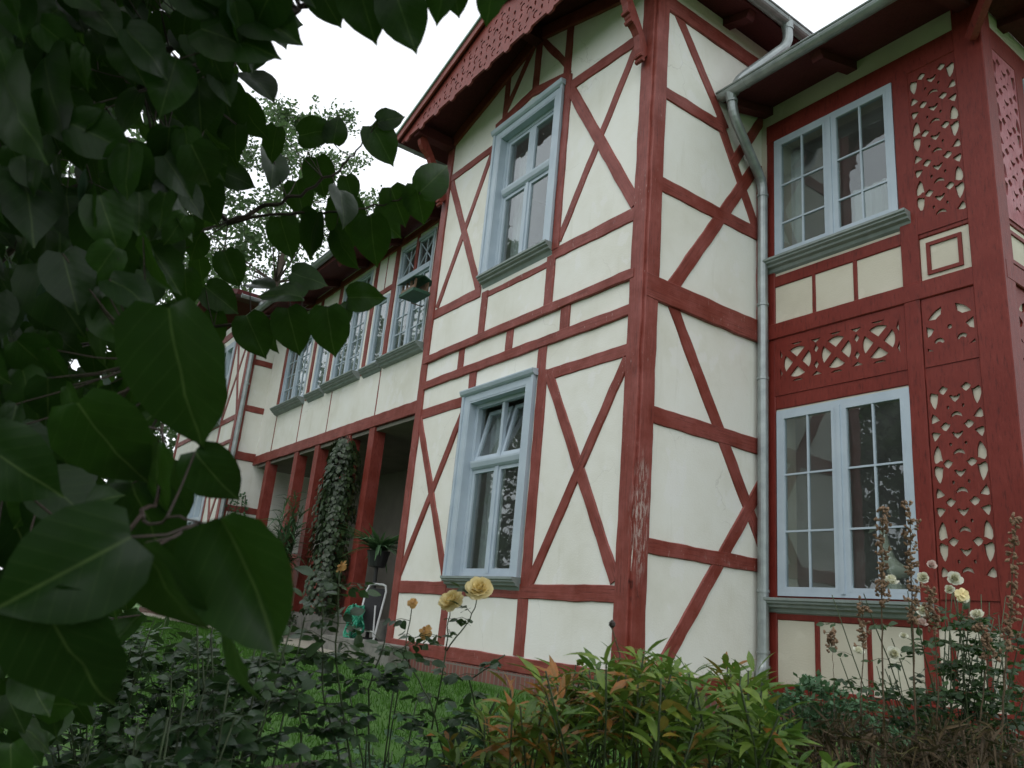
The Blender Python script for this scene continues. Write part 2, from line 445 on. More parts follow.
H = lambda z, u0, u1, w, *p: ((u0, z), (u1, z), w, *p)
V = lambda u, z0, z1, w, *p: ((u, z0), (u, z1), w, *p)
frame('timber_frame', MA, [
    V(-9.60, -.36, 7.04, .16, .028), V(-5.328, -.44, 7.1, .18, .030),
    H(-.385, -9.68, -5.24, .15, .024), H(.335, -9.55, -8.34, .155), H(.335, -6.86, -5.4, .155), H(.30, -8.38, -6.84, .09, .006),
    H(3.07, -9.6, -5.36, .125, .022), H(3.455, -9.6, -5.36, .115, .030),
    H(2.655, -9.56, -8.36, .145), H(2.655, -6.72, -5.42, .135),
    H(4.14, -9.56, -8.3, .15), H(4.145, -6.78, -5.42, .155), H(4.05, -8.25, -6.8, .09, .006),
    H(6.36, -9.56, -8.3, .12), ((-6.80, 6.43), (-5.40, 6.36), .15),
    ((-8.36, 6.665), (-7.5, 6.79), .13, .016), ((-7.52, 6.79), (-6.72, 6.60), .13, .018),
    V(-6.80, -.3, .27, .18), V(-8.33, -.3, .27, .15),
    V(-8.26, 2.7, 3.03, .17), V(-6.82, 2.72, 3.03, .16),
    V(-8.61, 3.10, 3.42, .14), V(-7.51, 3.10, 3.42, .14), V(-6.45, 3.10, 3.42, .16),
    V(-8.18, 3.5, 4.10, .145), V(-6.79, 3.5, 4.14, .155),
    V(-6.775, .38, 2.72, .16, .020), V(-8.435, .40, 2.6, .10, .004),
    V(-6.735, 4.2, 6.60, .12, .020), V(-8.37, 4.2, 6.45, .09, .004),
    ((-6.63, 2.60), (-5.46, .50), .135), ((-5.45, 2.52), (-6.68, .46), .125),
    ((-9.53, 2.55), (-8.45, .55), .12), ((-8.40, 2.52), (-9.56, .50), .11),
    ((-6.64, 6.30), (-5.44, 4.30), .145), ((-5.50, 6.33), (-6.66, 4.34), .12),
    ((-9.50, 6.30), (-8.40, 4.25), .125), ((-8.40, 6.30), (-9.44, 4.28), .105),
    V(-8.17, 6.7, 7.52, .12), V(-7.47, 6.8, 7.8, .14), V(-6.79, 6.6, 7.56, .14),
    ((-9.62, 7.02), (-7.46, 7.68), .20, .034), ((-7.46, 7.68), (-5.26, 7.0), .20, .036),
    ((-8.15, 6.85), (-7.62, 7.55), .10), ((-6.8, 6.8), (-7.35, 7.5), .10),
])
frame('timber_frame', MBp, [
    V(5.085, -.44, 7.1, .175, .032),
    H(3.29, 5.0, 6.8, .255, .038), H(4.485, 5.12, 6.8, .17), H(5.60, 5.12, 6.10, .155), H(6.77, 5.1, 7.0, .20, .024), H(2.01, 5.12, 6.8, .17), H(.785, 5.12, 6.8, .135), H(-.385, 5.0, 6.8, .15, .024),
    ((5.30, 6.75), (6.12, 5.66), .13), ((6.05, 5.66), (6.72, 4.50), .135), ((6.65, 5.30), (5.36, 3.36), .155),
    ((5.39, 3.20), (6.78, 1.02), .15), ((5.36, -.31), (6.80, 1.63), .145),
    V(6.75, 3.3, 5.4, .09, .006), ((6.30, 5.25), (6.80, 6.05), .12),
])
# right wing: broad smooth red boards
def boards(M, u0, u1, post, low, up, lefthi):
    return [
        V(post, -.45, 6.12, .25, .041), H(-.39, u0, u1, .15, .034), H(.41, u0, u1, .27, .012), H(3.268, u0, u1, .178, .042),
        H(3.86, u0, u1, .13, .012), H(5.76, u0, u1, .25, .030), H(2.475, u0, u1, .16, .010)]
bm_ = boards(MC, -5.14, -2.78, -2.861, 0, 0, 0) + [
    V(-5.10, -.4, 5.8, .10, .016), V(-3.54, .3, 3.2, .15, .030), V(-3.53, 3.3, 5.7, .17, .026),
    V(-4.615, -.34, .30, .05, .010), V(-4.105, -.34, .30, .05, .010), V(-3.56, -.34, .30, .13, .018),
    V(-4.575, 3.35, 3.80, .04, .010), V(-4.105, 3.35, 3.80, .045, .010),
    H(4.04, -5.1, -3.4, .10, .008)]
frame('timber_frame', MC, bm_, REDN, jit=.002)
frame('timber_frame', MD, [
    V(6.852, -.45, 6.12, .20, .043), H(-.39, 6.8, 11, .15, .034), H(.41, 6.8, 11, .27, .012), H(3.268, 6.8, 11, .178, .043), H(3.86, 6.85, 11, .13, .012), H(5.76, 6.8, 11, .25, .030), H(2.475, 6.85, 11, .16, .010),
    V(7.535, -.4, 5.8, .16, .028), V(9.2, -.4, 5.8, .16, .028), H(4.04, 7.5, 9.2, .10, .008)], REDN, jit=.002)

# small framed squares on the cream panels
def square_frame(M, u0, u1, z0, z1):
    b = MB(); w = .035
    for a in ((u0, u1, z0, z0+w), (u0, u1, z1-w, z1), (u0, u0+w, z0+w, z1-w), (u1-w, u1, z0+w, z1-w)): b.box(M, a[0], a[1], a[2], a[3], -.02, .016)
    b.build('panel_moulding', REDN, house)
square_frame(MC, -3.385, -3.065, 3.41, 3.735); square_frame(MD, 7.0, 7.36, 3.41, 3.735); square_frame(MC, -3.40, -3.10, -.22, .17)

# ------------------------------------------------------------------ fretwork boards (flat cut-outs extruded)
def fret(name, M, outline, holes, n0, th, mat, parent):
    cu = bpy.data.curves.new(name, 'CURVE'); cu.dimensions = '2D'; cu.fill_mode = 'BOTH'; cu.extrude = th/2; cu.resolution_u = 1
    for poly in [outline] + holes:
        sp = cu.splines.new('POLY'); sp.points.add(len(poly)-1)
        for p, q in zip(sp.points, poly): p.co = (q[0], q[1], 0, 1)
        sp.use_cyclic_u = True
    o = bpy.data.objects.new(name, cu); col.objects.link(o)
    me = bpy.data.meshes.new_from_object(o.evaluated_get(bpy.context.evaluated_depsgraph_get()))
    bpy.data.objects.remove(o); bpy.data.curves.remove(cu)
    for v in me.vertices: v.co = M(v.co.x, v.co.y, n0 + v.co.z)
    bm = bmesh.new(); bm.from_mesh(me); bmesh.ops.recalc_face_normals(bm, faces=bm.faces); bm.to_mesh(me); bm.free()
    me.materials.clear(); me.materials.append(mat); me.name = name
    ob = bpy.data.objects.new(name, me); col.objects.link(ob); adopt(ob, parent); return ob

def blob(cx, cz, pts, s=1.0, fx=1, fz=1):
    j = lambda: random.uniform(-.0015, .0015)
    return [(cx + fx*x*s + j(), cz + fz*z*s + j()) for x, z in pts]
CRES = [(-.036,-.012),(-.030,.008),(-.014,.022),(0,.026),(.014,.022),(.030,.008),(.036,-.012),(.018,-.003),(0,.003),(-.018,-.003)]
DIAM = [(0,-.030),(.022,-.016),(.032,.002),(.012,.022),(-.002,.026),(-.016,.012),(-.030,.006),(-.018,-.012)]
HEART = [(0,-.030),(.020,-.012),(.036,.014),(.022,.018),(.010,.006),(0,.010),(-.010,.006),(-.022,.018),(-.036,.014),(-.020,-.012)]
PETAL = [(-.030,.045),(-.018,.040),(-.004,.050),(.016,.056),(.026,.038),(.026,.004),(.014,-.030),(-.002,-.056),(-.012,-.045),(-.022,-.016)]
TRI = [(-.030,-.014),(-.012,-.022),(.014,-.030),(.026,-.024),(.024,.004),(.012,.032),(-.004,.020)]
DOT = [(0,-.014),(.010,0),(.004,.014),(-.008,.010),(-.009,-.004)]
def tall_holes(uc, z0, z1, hw):
    hs = []; P = .327; k = 0; z = z1 - .10
    s = hw / .205
    while z > z0 - .05:
        sc = min(1.0, s)*1.42
        hs += [blob(uc, z + .085, CRES, sc), blob(uc - .082*s, z, DIAM, sc, -1), blob(uc + .082*s, z, DIAM, sc), blob(uc, z - .080, HEART, sc)]
        if z + .163 < z1 - .02: hs += [blob(uc - .055*s, z + .163, DOT, 1.3), blob(uc + .055*s, z + .163, DOT, 1.3, -1)]
        for sx in (-1, 1):
            if k % 2 == 0:
                hs += [blob(uc + sx*.158*s, z - .088, PETAL, sc, sx, 1)]
                if z + .088 + .06 < z1 - .01: hs += [blob(uc + sx*.158*s, z + .088, PETAL, sc, sx, -1)]
            else: hs += [blob(uc + sx*.158*s, z + .08, TRI, sc, sx, 1), blob(uc + sx*.158*s, z - .08, TRI, sc, sx, -1)]
        z -= P; k += 1
    return [h for h in hs if min(p[1] for p in h) > z0 + .012 and max(p[1] for p in h) < z1 - .012]
def rect(u0, u1, z0, z1): return [(u0, z0), (u1, z0), (u1, z1), (u0, z1)]
def arc(cx, cz, r, a0, a1, n=8): return [(cx + r*math.cos(R(a0 + (a1-a0)*i/n)), cz + r*math.sin(R(a0 + (a1-a0)*i/n))) for i in range(n+1)]
def tall_fret(M, u0, u1, z0, z1, mat=REDN): fret('fretwork_panel', M, rect(u0, u1, z0 - .09, z1 + .03), tall_holes((u0+u1)/2, z0, z1, (u1-u0)/2), .014, .020, mat, house)
def star_fret(M, u0, u1, z0, z1):
    cx, cz = (u0+u1)/2, (z0+z1)/2 - .01; hs = []
    for sx in (-1, 1):
        o = arc(cx, cz, .215, 90 - sx*16, 90 - sx*62); i = arc(cx, cz, .150, 90 - sx*50, 90 - sx*28, 4)
        hs.append(o + i if True else o)
        hs.append([(cx + sx*.205, cz + .045), (cx + sx*.205, cz - .065), (cx + sx*.165, cz - .045), (cx + sx*.135, cz + .005)])
        hs.append(arc(cx + sx*.10, cz - .13, .046, 20 if sx > 0 else -5, 185 if sx > 0 else 160, 7) + arc(cx + sx*.10, cz - .145, .026, 165, 15, 5))
        hs.append([(cx + sx*.205, cz - .19), (cx + sx*.205, cz - .16), (cx + sx*.15, cz - .20)])
    hs.append(arc(cx, cz, .022, 0, 330, 9))
    fret('fretwork_panel', M, rect(u0, u1, z0 - .05, z1 + .03), hs, .014, .020, REDN, house)
def ring_fret(M, u0, u1, z0, z1, n):
    w = (u1-u0) / n; cz = (z0+z1)/2; hs = []; r = .165
    for k in range(n):
        cx = u0 + w*(k+.5)
        for q in range(4):
            a = q*90
            hs.append(arc(cx, cz, r, a-34, a+34, 8) + [(cx + .05*math.cos(R(a)), cz + .05*math.sin(R(a)))])
        for sz in (-1, 1):
            hs.append([(cx - .07, cz + sz*(r+.045)), (cx + .07, cz + sz*(r+.045)), (cx + .03, cz + sz*(r+.026)), (cx - .03, cz + sz*(r+.026))])
            if k < n-1:
                bx = cx + w/2
                hs.append([(bx, cz + sz*.045), (bx + .030, cz + sz*.085), (bx, cz + sz*.135), (bx - .030, cz + sz*.085)])
                hs.append([(bx - .06, cz + sz*(r+.03)), (bx + .06, cz + sz*(r+.03)), (bx, cz + sz*(r-.012))])
    for e, sx in ((u0, 1), (u1, -1)):
        for sz in (-1, 1): hs.append([(e + sx*.018, cz + sz*.04), (e + sx*.045, cz + sz*.10), (e + sx*.018, cz + sz*.17)])
    hs = [h for h in hs if min(p[1] for p in h) > z0 + .008 and max(p[1] for p in h) < z1 - .008]
    fret('fretwork_panel', M, rect(u0 - .05, u1 + .05, z0 - .06, z1 + .06), hs, .014, .020, REDN, house)
tall_fret(MC, -3.455, -2.985, .60, 2.385); tall_fret(MC, -3.455, -2.985, 3.93, 5.64)
star_fret(MC, -3.455, -2.985, 2.57, 3.165); ring_fret(MC, -5.00, -3.66, 2.60, 3.15, 3)
tall_fret(MD, 6.96, 7.46, .60, 2.385); tall_fret(MD, 6.96, 7.46, 3.93, 5.64, RED_GLARE); star_fret(MD, 6.96, 7.46, 2.57, 3.165)
ring_fret(MD, 7.67, 9.06, 2.60, 3.15, 3)

# carved gable triangle hanging at the front edge of the roof
MGF = lambda u, z, n: (u, 4.33 - n, z)
def gtop(u): return 7.80 - .316 * abs(u - APEX_U)
outl = [(-10.02, 6.93), (-9.98, 6.915)]
u = -9.9
while u < -5.15:
    outl += [(u, 6.925), (u + .02, 6.885), (u + .07, 6.875), (u + .12, 6.885), (u + .14, 6.925)]; u += .44
outl += [(-4.90, 6.93), (-4.90, 6.985), (APEX_U, gtop(APEX_U) - .005), (-10.02, 6.985)]
SCROLL = [(math.cos(R(a))*.055, math.sin(R(a))*.055) for a in range(-30, 200, 20)] + [(math.cos(R(a))*.034 - .004, math.sin(R(a))*.034 - .004) for a in range(190, -30, -24)]
DROP = [(0, -.045), (.018, -.01), (.022, .02), (.008, .042), (-.008, .042), (-.022, .02), (-.018, -.01)]
hs = []
def rot(shape, cx, cz, a, sc=1.0): return [(cx + (x*math.cos(a) - z*math.sin(a))*sc, cz + (x*math.sin(a) + z*math.cos(a))*sc) for x, z in shape]
def okh(poly): return all(p[1] > 6.955 and p[1] < gtop(p[0]) - .10 for p in poly)
k = 0
for col_ in range(17):
    for row in range(5):
        cx = APEX_U + (col_ - 8)*.30 + (.15 if row % 2 else 0); cz = 7.05 + row*.155
        for c_ in (rot(SCROLL, cx - .045, cz, .3 + (k % 3)), rot(DROP, cx + .075, cz + .03, -.6 + .8*(k % 2)), rot(DROP, cx + .055, cz - .06, 1.9, .7)):
            if okh(c_): hs.append(c_)
        k += 1
fret('gable_fretwork', MGF, outl, hs, 0, .03, REDB, house)

# ------------------------------------------------------------------ windows
def sill_profile(z, d=.17):
    return [(z, -.05), (z, d), (z-.025, d), (z-.035, d-.02), (z-.05, d-.02), (z-.065, d-.055), (z-.085, d-.06), (z-.10, d-.10), (z-.13, d-.115), (z-.15, .0), (z-.15, -.05)]

def curtain(M, u0, u1, z0, z1, n, parent, amp=.018):
    b = MB(); k = max(8, int((u1-u0)/.02)); prev = None; sd = random.uniform(0, 9)
    for i in range(k+1):
        u = u0 + (u1-u0)*i/k; dn = amp*math.sin(i*1.15 + sd) + amp*.5*math.sin(i*.43)
        cur = (M(u, z0 + .03*math.sin(i*.5), n+dn), M(u, z1, n+dn*.6))
        if prev: b.face([prev[0], cur[0], cur[1], prev[1]])
        prev = cur
    b.build('curtain', CURT, parent, recalc=False, smooth=True)

def sash(M, u0, u1, z0, z1, n, parent, cols=1, rows=None, w=.045, tilt=0, extra=None):
    """one sash: frame, glazing bars, pane"""
    if tilt:
        M0 = M
        def M(u, z, nn): 
            dz, dn = z - z0, nn - n
            return M0(u, z0 + dz*math.cos(tilt) + dn*math.sin(tilt), n - dz*math.sin(tilt) + dn*math.cos(tilt))
    b = MB(); d = .02
    b.box(M, u0, u0+w, z0, z1, n-d, n+d); b.box(M, u1-w, u1, z0, z1, n-d, n+d)
    b.box(M, u0+w, u1-w, z0, z0+w*1.2, n-d, n+d-.001); b.box(M, u0+w, u1-w, z1-w, z1, n-d, n+d-.001)
    g = .009
    for c in range(1, cols):
        x = u0 + w + (u1-u0-2*w)*c/cols; b.box(M, x-g, x+g, z0+w, z1-w, n-.012, n+.014)
    for z in (rows or []): b.box(M, u0+w, u1-w, z-g, z+g, n-.0105, n+.0125)
    if extra:
        for p, q in extra: b.beam(M, p, q, .016, n+.009, back=n-.009, jit=0, ch=.002)
    s = b.build('sash', FRAME, parent)
    gb = MB(); gb.box(M, u0+w*.6, u1-w*.6, z0+w*.6, z1-w*.6, n-.004, n-.001)
    g_ = gb.build('glass', GLASS, parent)

# A windows: deep cased, transom, two lights below and two above
def cased_window(op, transom, tilt, lab):
    u0, u1, z0, z1 = op; b = MB()
    o0, o1, zt = u0 - .145, u1 + .135, z1 + .115
    for a in ((o0, u0, z0 - .02, zt), (u1, o1, z0 - .02, zt), (u0, u1, z1, zt)): b.box(MA, a[0], a[1], a[2], a[3], -.05, .045)
    for a in ((o0 - .012, o0 + .035, z0 - .02, zt - .02), (o1 - .035, o1 + .012, z0 - .02, zt - .02)): b.box(MA, a[0], a[1], a[2], a[3], .030, .062)
    b.profile(MA, o0 - .03, o1 + .03, [(zt - .03, 0), (zt - .03, .06), (zt - .01, .085), (zt + .025, .10), (zt + .04, .10), (zt + .05, 0)])
    # reveal linings, frame, mullion, transom
    fr = .05
    for a in ((u0, u0+.02, z0, z1), (u1-.02, u1, z0, z1), (u0+.02, u1-.02, z1-.02, z1)): b.box(MA, a[0], a[1], a[2], a[3], -.20, .04)
    for a in ((u0+.02, u0+.02+fr, z0, z1-.02), (u1-.02-fr, u1-.02, z0, z1-.02), (u0+.07, u1-.07, z1-.02-fr, z1-.02), (u0+.07, u1-.07, z0, z0+.05)): b.box(MA, a[0], a[1], a[2], a[3], -.13, -.065)
    uc = (u0+u1)/2
    b.box(MA, uc-.028, uc+.028, z0+.05, transom, -.128, -.06); b.box(MA, uc-.025, uc+.025, transom, z1-.07, -.128, -.075)
    b.profile(MA, u0+.07, u1-.07, [(transom-.055, -.13), (transom-.055, -.06), (transom-.03, -.035), (transom+.02, -.02), (transom+.045, -.02), (transom+.055, -.05), (transom+.055, -.13)])
    w = b.build('window', FRAME, house)
    for a, c in ((u0+.07, uc-.028), (uc+.028, u1-.07)):
        sash(MA, a, c, z0+.05, transom-.055, -.095, w)
        sash(MA, a, c, transom+.055, z1-.07, -.095, w, tilt=tilt)
    s = MB(); s.profile(MA, o0 + .05, o1 + .015, sill_profile(z0, .125)); s.build('sill', SILL, w)
    return w
w1 = cased_window(A_LOW, 1.80, R(13), ''); w2 = cased_window(A_UP, 5.53, 0, '')
curtain(MA, A_UP[0], A_UP[0]+.32, 4.4, 6.3, -.32, w2); curtain(MA, A_UP[1]-.32, A_UP[1], 4.4, 6.3, -.32, w2)
curtain(MA, A_LOW[0], A_LOW[0]+.38, .5, 2.5, -.34, w1); curtain(MA, A_LOW[1]-.2, A_LOW[1], .5, 2.5, -.34, w1)

def casement(M, u0, u1, z0, z1, rows, parent, sd=.145, sillL=None, sillR=None, mull=.05):
    """flush two-leaf window with small panes"""
    b = MB(); f = .062; uc = (u0+u1)/2
    for a in ((u0, u0+f, z0, z1), (u1-f, u1, z0, z1), (u0+f, u1-f, z1-f, z1), (u0+f, u1-f, z0, z0+.05), (uc-mull, uc+mull, z0+.05, z1-f)): b.box(M, a[0], a[1], a[2], a[3], -.06, .030)
    b.box(M, uc-.02, uc+.02, z0+.03, z1-f+.01, .026, .044)
    w = b.build('window', FRAME, parent)
    sash(M, u0+f, uc-mull, z0+.05, z1-f, .012, w, 2, rows, w=.030); sash(M, uc+mull, u1-f, z0+.05, z1-f, .012, w, 2, rows, w=.030)
    s = MB(); s.profile(M, (sillL or u0-.19), (sillR or u1+.06), sill_profile(z0 - .025, sd)); s.build('sill', SILL, w)
    return w
wc1 = casement(MC, -5.03, -3.61, .50, 2.37, [1.12, 1.69], house, sillL=-5.16, sillR=-3.50)
wc2 = casement(MC, -5.04, -3.62, 4.13, 5.64, [4.54, 5.02], house, sillL=-5.16, sillR=-3.50)
for (u0, u1, z0, z1) in ((7.64, 9.12, .50, 2.37), (7.64, 9.12, 4.13, 5.64)):
    casement(MD, u0, u1, z0, z1, [z0 + .62, z0 + 1.1] if z0 < 1 else [4.54, 5.02], house)

curtain(MC, -4.25, -3.62, 4.1, 4.72, -.20, wc2); curtain(MC, -5.0, -4.8, 4.1, 5.55, -.20, wc2)

# wing windows
def wing_window(u0, u1, big):
    b = MB(); z0 = 4.30; z1 = 6.45 if big else 5.66; f = .06
    for a in ((u0, u0+f, z0, z1), (u1-f, u1, z0, z1), (u0+f, u1-f, z1-f, z1), (u0+f, u1-f, z0, z0+f)): b.box(MW, a[0], a[1], a[2], a[3], -.10, .02)
    uc = (u0+u1)/2
    if big:
        b.box(MW, u0+f, u1-f, 5.72, 5.82, -.10, .03); b.box(MW, uc-.04, uc+.04, z0+f, 5.72, -.098, .018); b.box(MW, uc-.03, uc+.03, 5.82, z1-f, -.098, .016)
    w = b.build('window', FRAME, house)
    if big:
        for a, c in ((u0+f, uc-.04), (uc+.04, u1-f)):
            sash(MW, a, c, z0+f, 5.72, -.03, w, 2, [4.72, 5.05, 5.38], w=.035)
            sash(MW, a, c, 5.82, z1-f, -.03, w, 1, None, w=.03, extra=[((a, 5.84), (c, z1-f-.02)), ((a, z1-f-.02), (c, 5.84)), (((a+c)/2, 5.84), ((a+c)/2, z1-f))])
    else: sash(MW, u0+f, u1-f, z0+f, z1-f, -.03, w, 1, None, w=.04)
    s = MB(); s.profile(MW, u0-.10, u1+.10, sill_profile(4.29 if big else 4.27, .19 if big else .14)); s.build('sill', SILL, w)
    curtain(MW, u0, u1, 4.3, 4.3 + (1.2 if big else .9), -.3, w)
for a in W_BIG: wing_window(*a, True)
for a in W_NAR: wing_window(*a, False)
frame('timber_frame', MW, [
    H(3.18, -19.1, -9.7, .22, .024), H(6.60, -19.1, -9.7, .14, .024), V(-12.56, 4.2, 6.6, .14, .02), V(-13.43, 4.2, 6.6, .14, .02), V(-15.15, 4.2, 6.6, .14, .02), V(-16.20, 4.2, 6.6, .14, .02), V(-18.08, 4.2, 6.6, .14, .02),
    V(-11.05, 4.2, 6.6, .10, .02), V(-13.0, 5.80, 6.6, .03, .004), H(5.78, -13.4, -12.6, .11), H(5.78, -16.15, -15.2, .11), V(-11.80, 5.8, 6.6, .09, .012),
    V(-12.62, 3.25, 4.2, .04, .006), V(-14.80, 3.25, 4.2, .04, .006), V(-16.4, 3.25, 4.2, .04, .006), V(-18.0, 3.25, 4.2, .04, .006)])

# loggia under the wing: posts, parapet, ceiling, back wall, floor
def lpost(u, w=.22, d=.20):
    b = MB(); b.box(MW, u-w/2, u+w/2, -.16, 3.08, -d, .015); b.build('loggia_post', REDB, house)
for u in (-12.60, -13.62, -15.10, -16.24, -18.05): lpost(u)
lpost(-9.85, .3)
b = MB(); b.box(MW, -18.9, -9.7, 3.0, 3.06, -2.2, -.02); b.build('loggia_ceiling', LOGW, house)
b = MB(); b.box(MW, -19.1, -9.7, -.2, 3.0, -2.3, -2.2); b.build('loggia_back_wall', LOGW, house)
b = MB(); b.box(MW, -19.1, -9.7, -.70, -.14, -2.2, .06); b.build('loggia_floor', STONE, house)
b = MB()
for a, c in ((-18.0, -16.3), (-16.18, -15.16), (-15.04, -13.68), (-13.56, -12.68)):
    n = int((c-a)/.11)
    for i in range(n):
        x = a + (c-a)*i/n; b.box(MW, x + .004, x + (c-a)/n - .004, -.12, .86, -.14, -.11 + .003*(i % 2))
    b.box(MW, a, c, .86, .94, -.16, -.07)
b.build('loggia_parapet', REDB, house)
b = MB(); b.box(MW, -11.4, -10.5, -.14, 1.95, -2.19, -2.12); b.build('door', m_simple('dark_door', (.05, .035, .03)), house)

# far gabled bay: side wall, front wall, timbers, downpipe
wall(MF, FY + .003, 8.2, -.45, 7.1, [])
wall(MG, -25.2, FX - .003, -.45, 7.1, [(-21.9, -20.7, .5, 2.6), (-21.9, -20.7, 4.3, 6.4)])
frame('timber_frame', MF, [V(5.19, -.44, 7.0, .14, .03), H(4.42, 5.1, 6, .15), H(3.25, 5.1, 6, .2, .024), H(5.6, 5.1, 6, .15), H(2.0, 5.1, 6, .15), H(.75, 5.1, 6, .15), H(-.38, 5.1, 6, .2), H(6.8, 5.1, 6, .2)])
frame('timber_frame', MG, [V(-19.2, -.44, 7.0, .18, .03), V(-25.1, -.44, 7.0, .18, .03), H(3.25, -25.1, -19.1, .2, .024), H(3.6, -25.1, -19.1, .1, .024), H(-.38, -25.1, -19.1, .16), H(4.2, -25.1, -19.1, .14), H(.4, -25.1, -19.1, .14),
    V(-20.55, -.3, 7, .14), V(-22.0, -.3, 7, .14), ((-19.3, 6.6), (-20.5, 4.3), .12), ((-20.5, 6.6), (-19.3, 4.3), .12), ((-19.3, 2.9), (-20.5, .5), .12), ((-20.5, 2.9), (-19.3, .5), .12), H(6.8, -25.1, -19.1, .2)])
for z0, z1, tr in ((.5, 2.6, 1.8), (4.3, 6.4, 5.5)):
    b = MB(); u0, u1 = -21.9, -20.7
    for a in ((u0-.1, u0+.06, z0, z1+.1), (u1-.06, u1+.1, z0, z1+.1), (u0, u1, z1-.06, z1+.1), (u0+.06, u1-.06, tr-.05, tr+.05), ((u0+u1)/2-.04, (u0+u1)/2+.04, z0, z1)): b.box(MG, a[0], a[1], a[2], a[3], -.1, .03 + .003*pr(.2))
    w = b.build('window', FRAME, house); sash(MG, u0+.06, u1-.06, z0, z1, -.08, w, 2, [])
    s = MB(); s.profile(MG, u0-.15, u1+.15, sill_profile(z0)); s.build('sill', SILL, w)

# ------------------------------------------------------------------ roofs
def slab(pts, th, name, mat, under=None):
    """a roof sheet from four corners (its underside), thickened upward"""
    b = MB(); P = [Vector(p) for p in pts]; n = (P[1]-P[0]).cross(P[3]-P[0]).normalized()
    if n.z < 0: n = -n
    b.quad_box(P + [p + n*th for p in P]); return b.build(name, mat, house)
AR = lambda x, y: (x, y, 7.82 - .316*abs(x - APEX_U))
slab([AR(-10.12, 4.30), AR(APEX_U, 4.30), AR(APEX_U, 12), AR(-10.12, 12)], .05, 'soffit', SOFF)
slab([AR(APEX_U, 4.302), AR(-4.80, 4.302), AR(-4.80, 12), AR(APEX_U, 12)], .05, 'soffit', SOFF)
AR2 = lambda x, y: (x, y, 7.875 - .316*abs(x - APEX_U))
r1 = slab([AR2(-10.16, 4.25), AR2(APEX_U, 4.25), AR2(APEX_U, 12.1), AR2(-10.16, 12.1)], .07, 'roof', TILE)
r2 = slab([AR2(APEX_U, 4.252), AR2(-4.76, 4.252), AR2(-4.76, 12.1), AR2(APEX_U, 12.1)], .07, 'roof', TILE)
# fascia on the raking edge with a thin zinc flashing
b = MB()
b.beam(lambda u, z, n: (u, 4.285 - n, z), (-10.14, 6.985), (APEX_U, 7.83), .12, .03, back=.0, jit=0)
b.beam(lambda u, z, n: (u, 4.285 - n, z), (APEX_U, 7.832), (-4.78, 6.985), .12, .028, back=.0, jit=0)
b.build('bargeboard', RED, house)
b = MB()
b.beam(lambda u, z, n: (u, 4.25 - n, z), (-10.17, 7.055), (APEX_U, 7.915), .035, .02, back=-.03, jit=0, ch=.003)
b.beam(lambda u, z, n: (u, 4.25 - n, z), (APEX_U, 7.916), (-4.75, 7.055), .035, .018, back=-.03, jit=0, ch=.003)
b.build('roof_flashing', m_simple('copper_flashing', (.30, .42, .38), (.22, .33, .30), .5), house)
CRf = lambda x, y: (x, y, 5.93 + .30*(y - 6.1))
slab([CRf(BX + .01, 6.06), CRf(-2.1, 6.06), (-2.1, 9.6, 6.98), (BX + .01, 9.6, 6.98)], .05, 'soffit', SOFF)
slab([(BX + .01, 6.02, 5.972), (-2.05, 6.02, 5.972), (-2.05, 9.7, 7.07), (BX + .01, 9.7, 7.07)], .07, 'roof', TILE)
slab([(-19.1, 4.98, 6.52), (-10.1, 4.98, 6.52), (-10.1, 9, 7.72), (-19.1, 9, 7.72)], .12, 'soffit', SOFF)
slab([(-19.1, 4.94, 6.66), (-10.1, 4.94, 6.66), (-10.1, 9.1, 7.9), (-19.1, 9.1, 7.9)], .08, 'roof', TILE)
slab([(-18.6, 4.4, 7.0), (-22.1, 4.4, 8.1), (-22.1, 12, 8.1), (-18.6, 12, 7.0)], .12, 'roof', SOFF)
slab([(-22.1, 4.402, 8.1), (-25.6, 4.402, 7.0), (-25.6, 12, 7.0), (-22.1, 12, 8.1)], .12, 'roof', SOFF)

def rafter(p, q, w, h):
    b = MB(); p = Vector(p); q = Vector(q); d = (q-p).normalized(); s = d.cross(Vector((0,0,1))).normalized() * w/2; up = Vector((0,0,h))
    tip = d * h * .6
    b.quad_box([p-s-up+tip, p+s-up+tip, p+s, p-s, q-s-up, q+s-up, q+s, q-s]); b.build('rafter', SOFF, house)
for x in (-5.13, -4.055, -2.86, -2.2): rafter((x, 6.12, 5.93), (x, 6.98, 6.19), .12, .10)
for y in (5.02, 6.14, 7.2): rafter((-4.84, y, 6.985), (-5.4, y, 7.16), .12, .10)
for y in (4.42, 4.75): pass
for x in (-11.1, -12.5, -13.9, -15.3, -16.7, -18.1): rafter((x, 5.02, 6.53), (x, 5.9, 6.79), .13, .15)
for y in (7.3, 8.5): rafter((-2.15, y, 6.1), (-2.9, y, 6.2), .13, .15)
b = MB(); b.tube([(-2.80, 6.70, 5.62), (-2.52, 6.45, 5.78), (-2.2, 6.15, 5.90)], .055, 4); b.build('bracket', REDN, house)
# soffit boards of the right wing end
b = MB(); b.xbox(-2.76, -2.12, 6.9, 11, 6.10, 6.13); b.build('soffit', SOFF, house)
# purlin ends carrying the gable overhang
for x, z in ((-9.60, 7.02), (-5.33, 7.02), (APEX_U, 7.66)):
    b = MB(); b.xbox(x-.08, x+.08, 4.36, 5.2, z-.13, z+.05 if x == APEX_U else z+.03); b.build('purlin', SOFF, house)

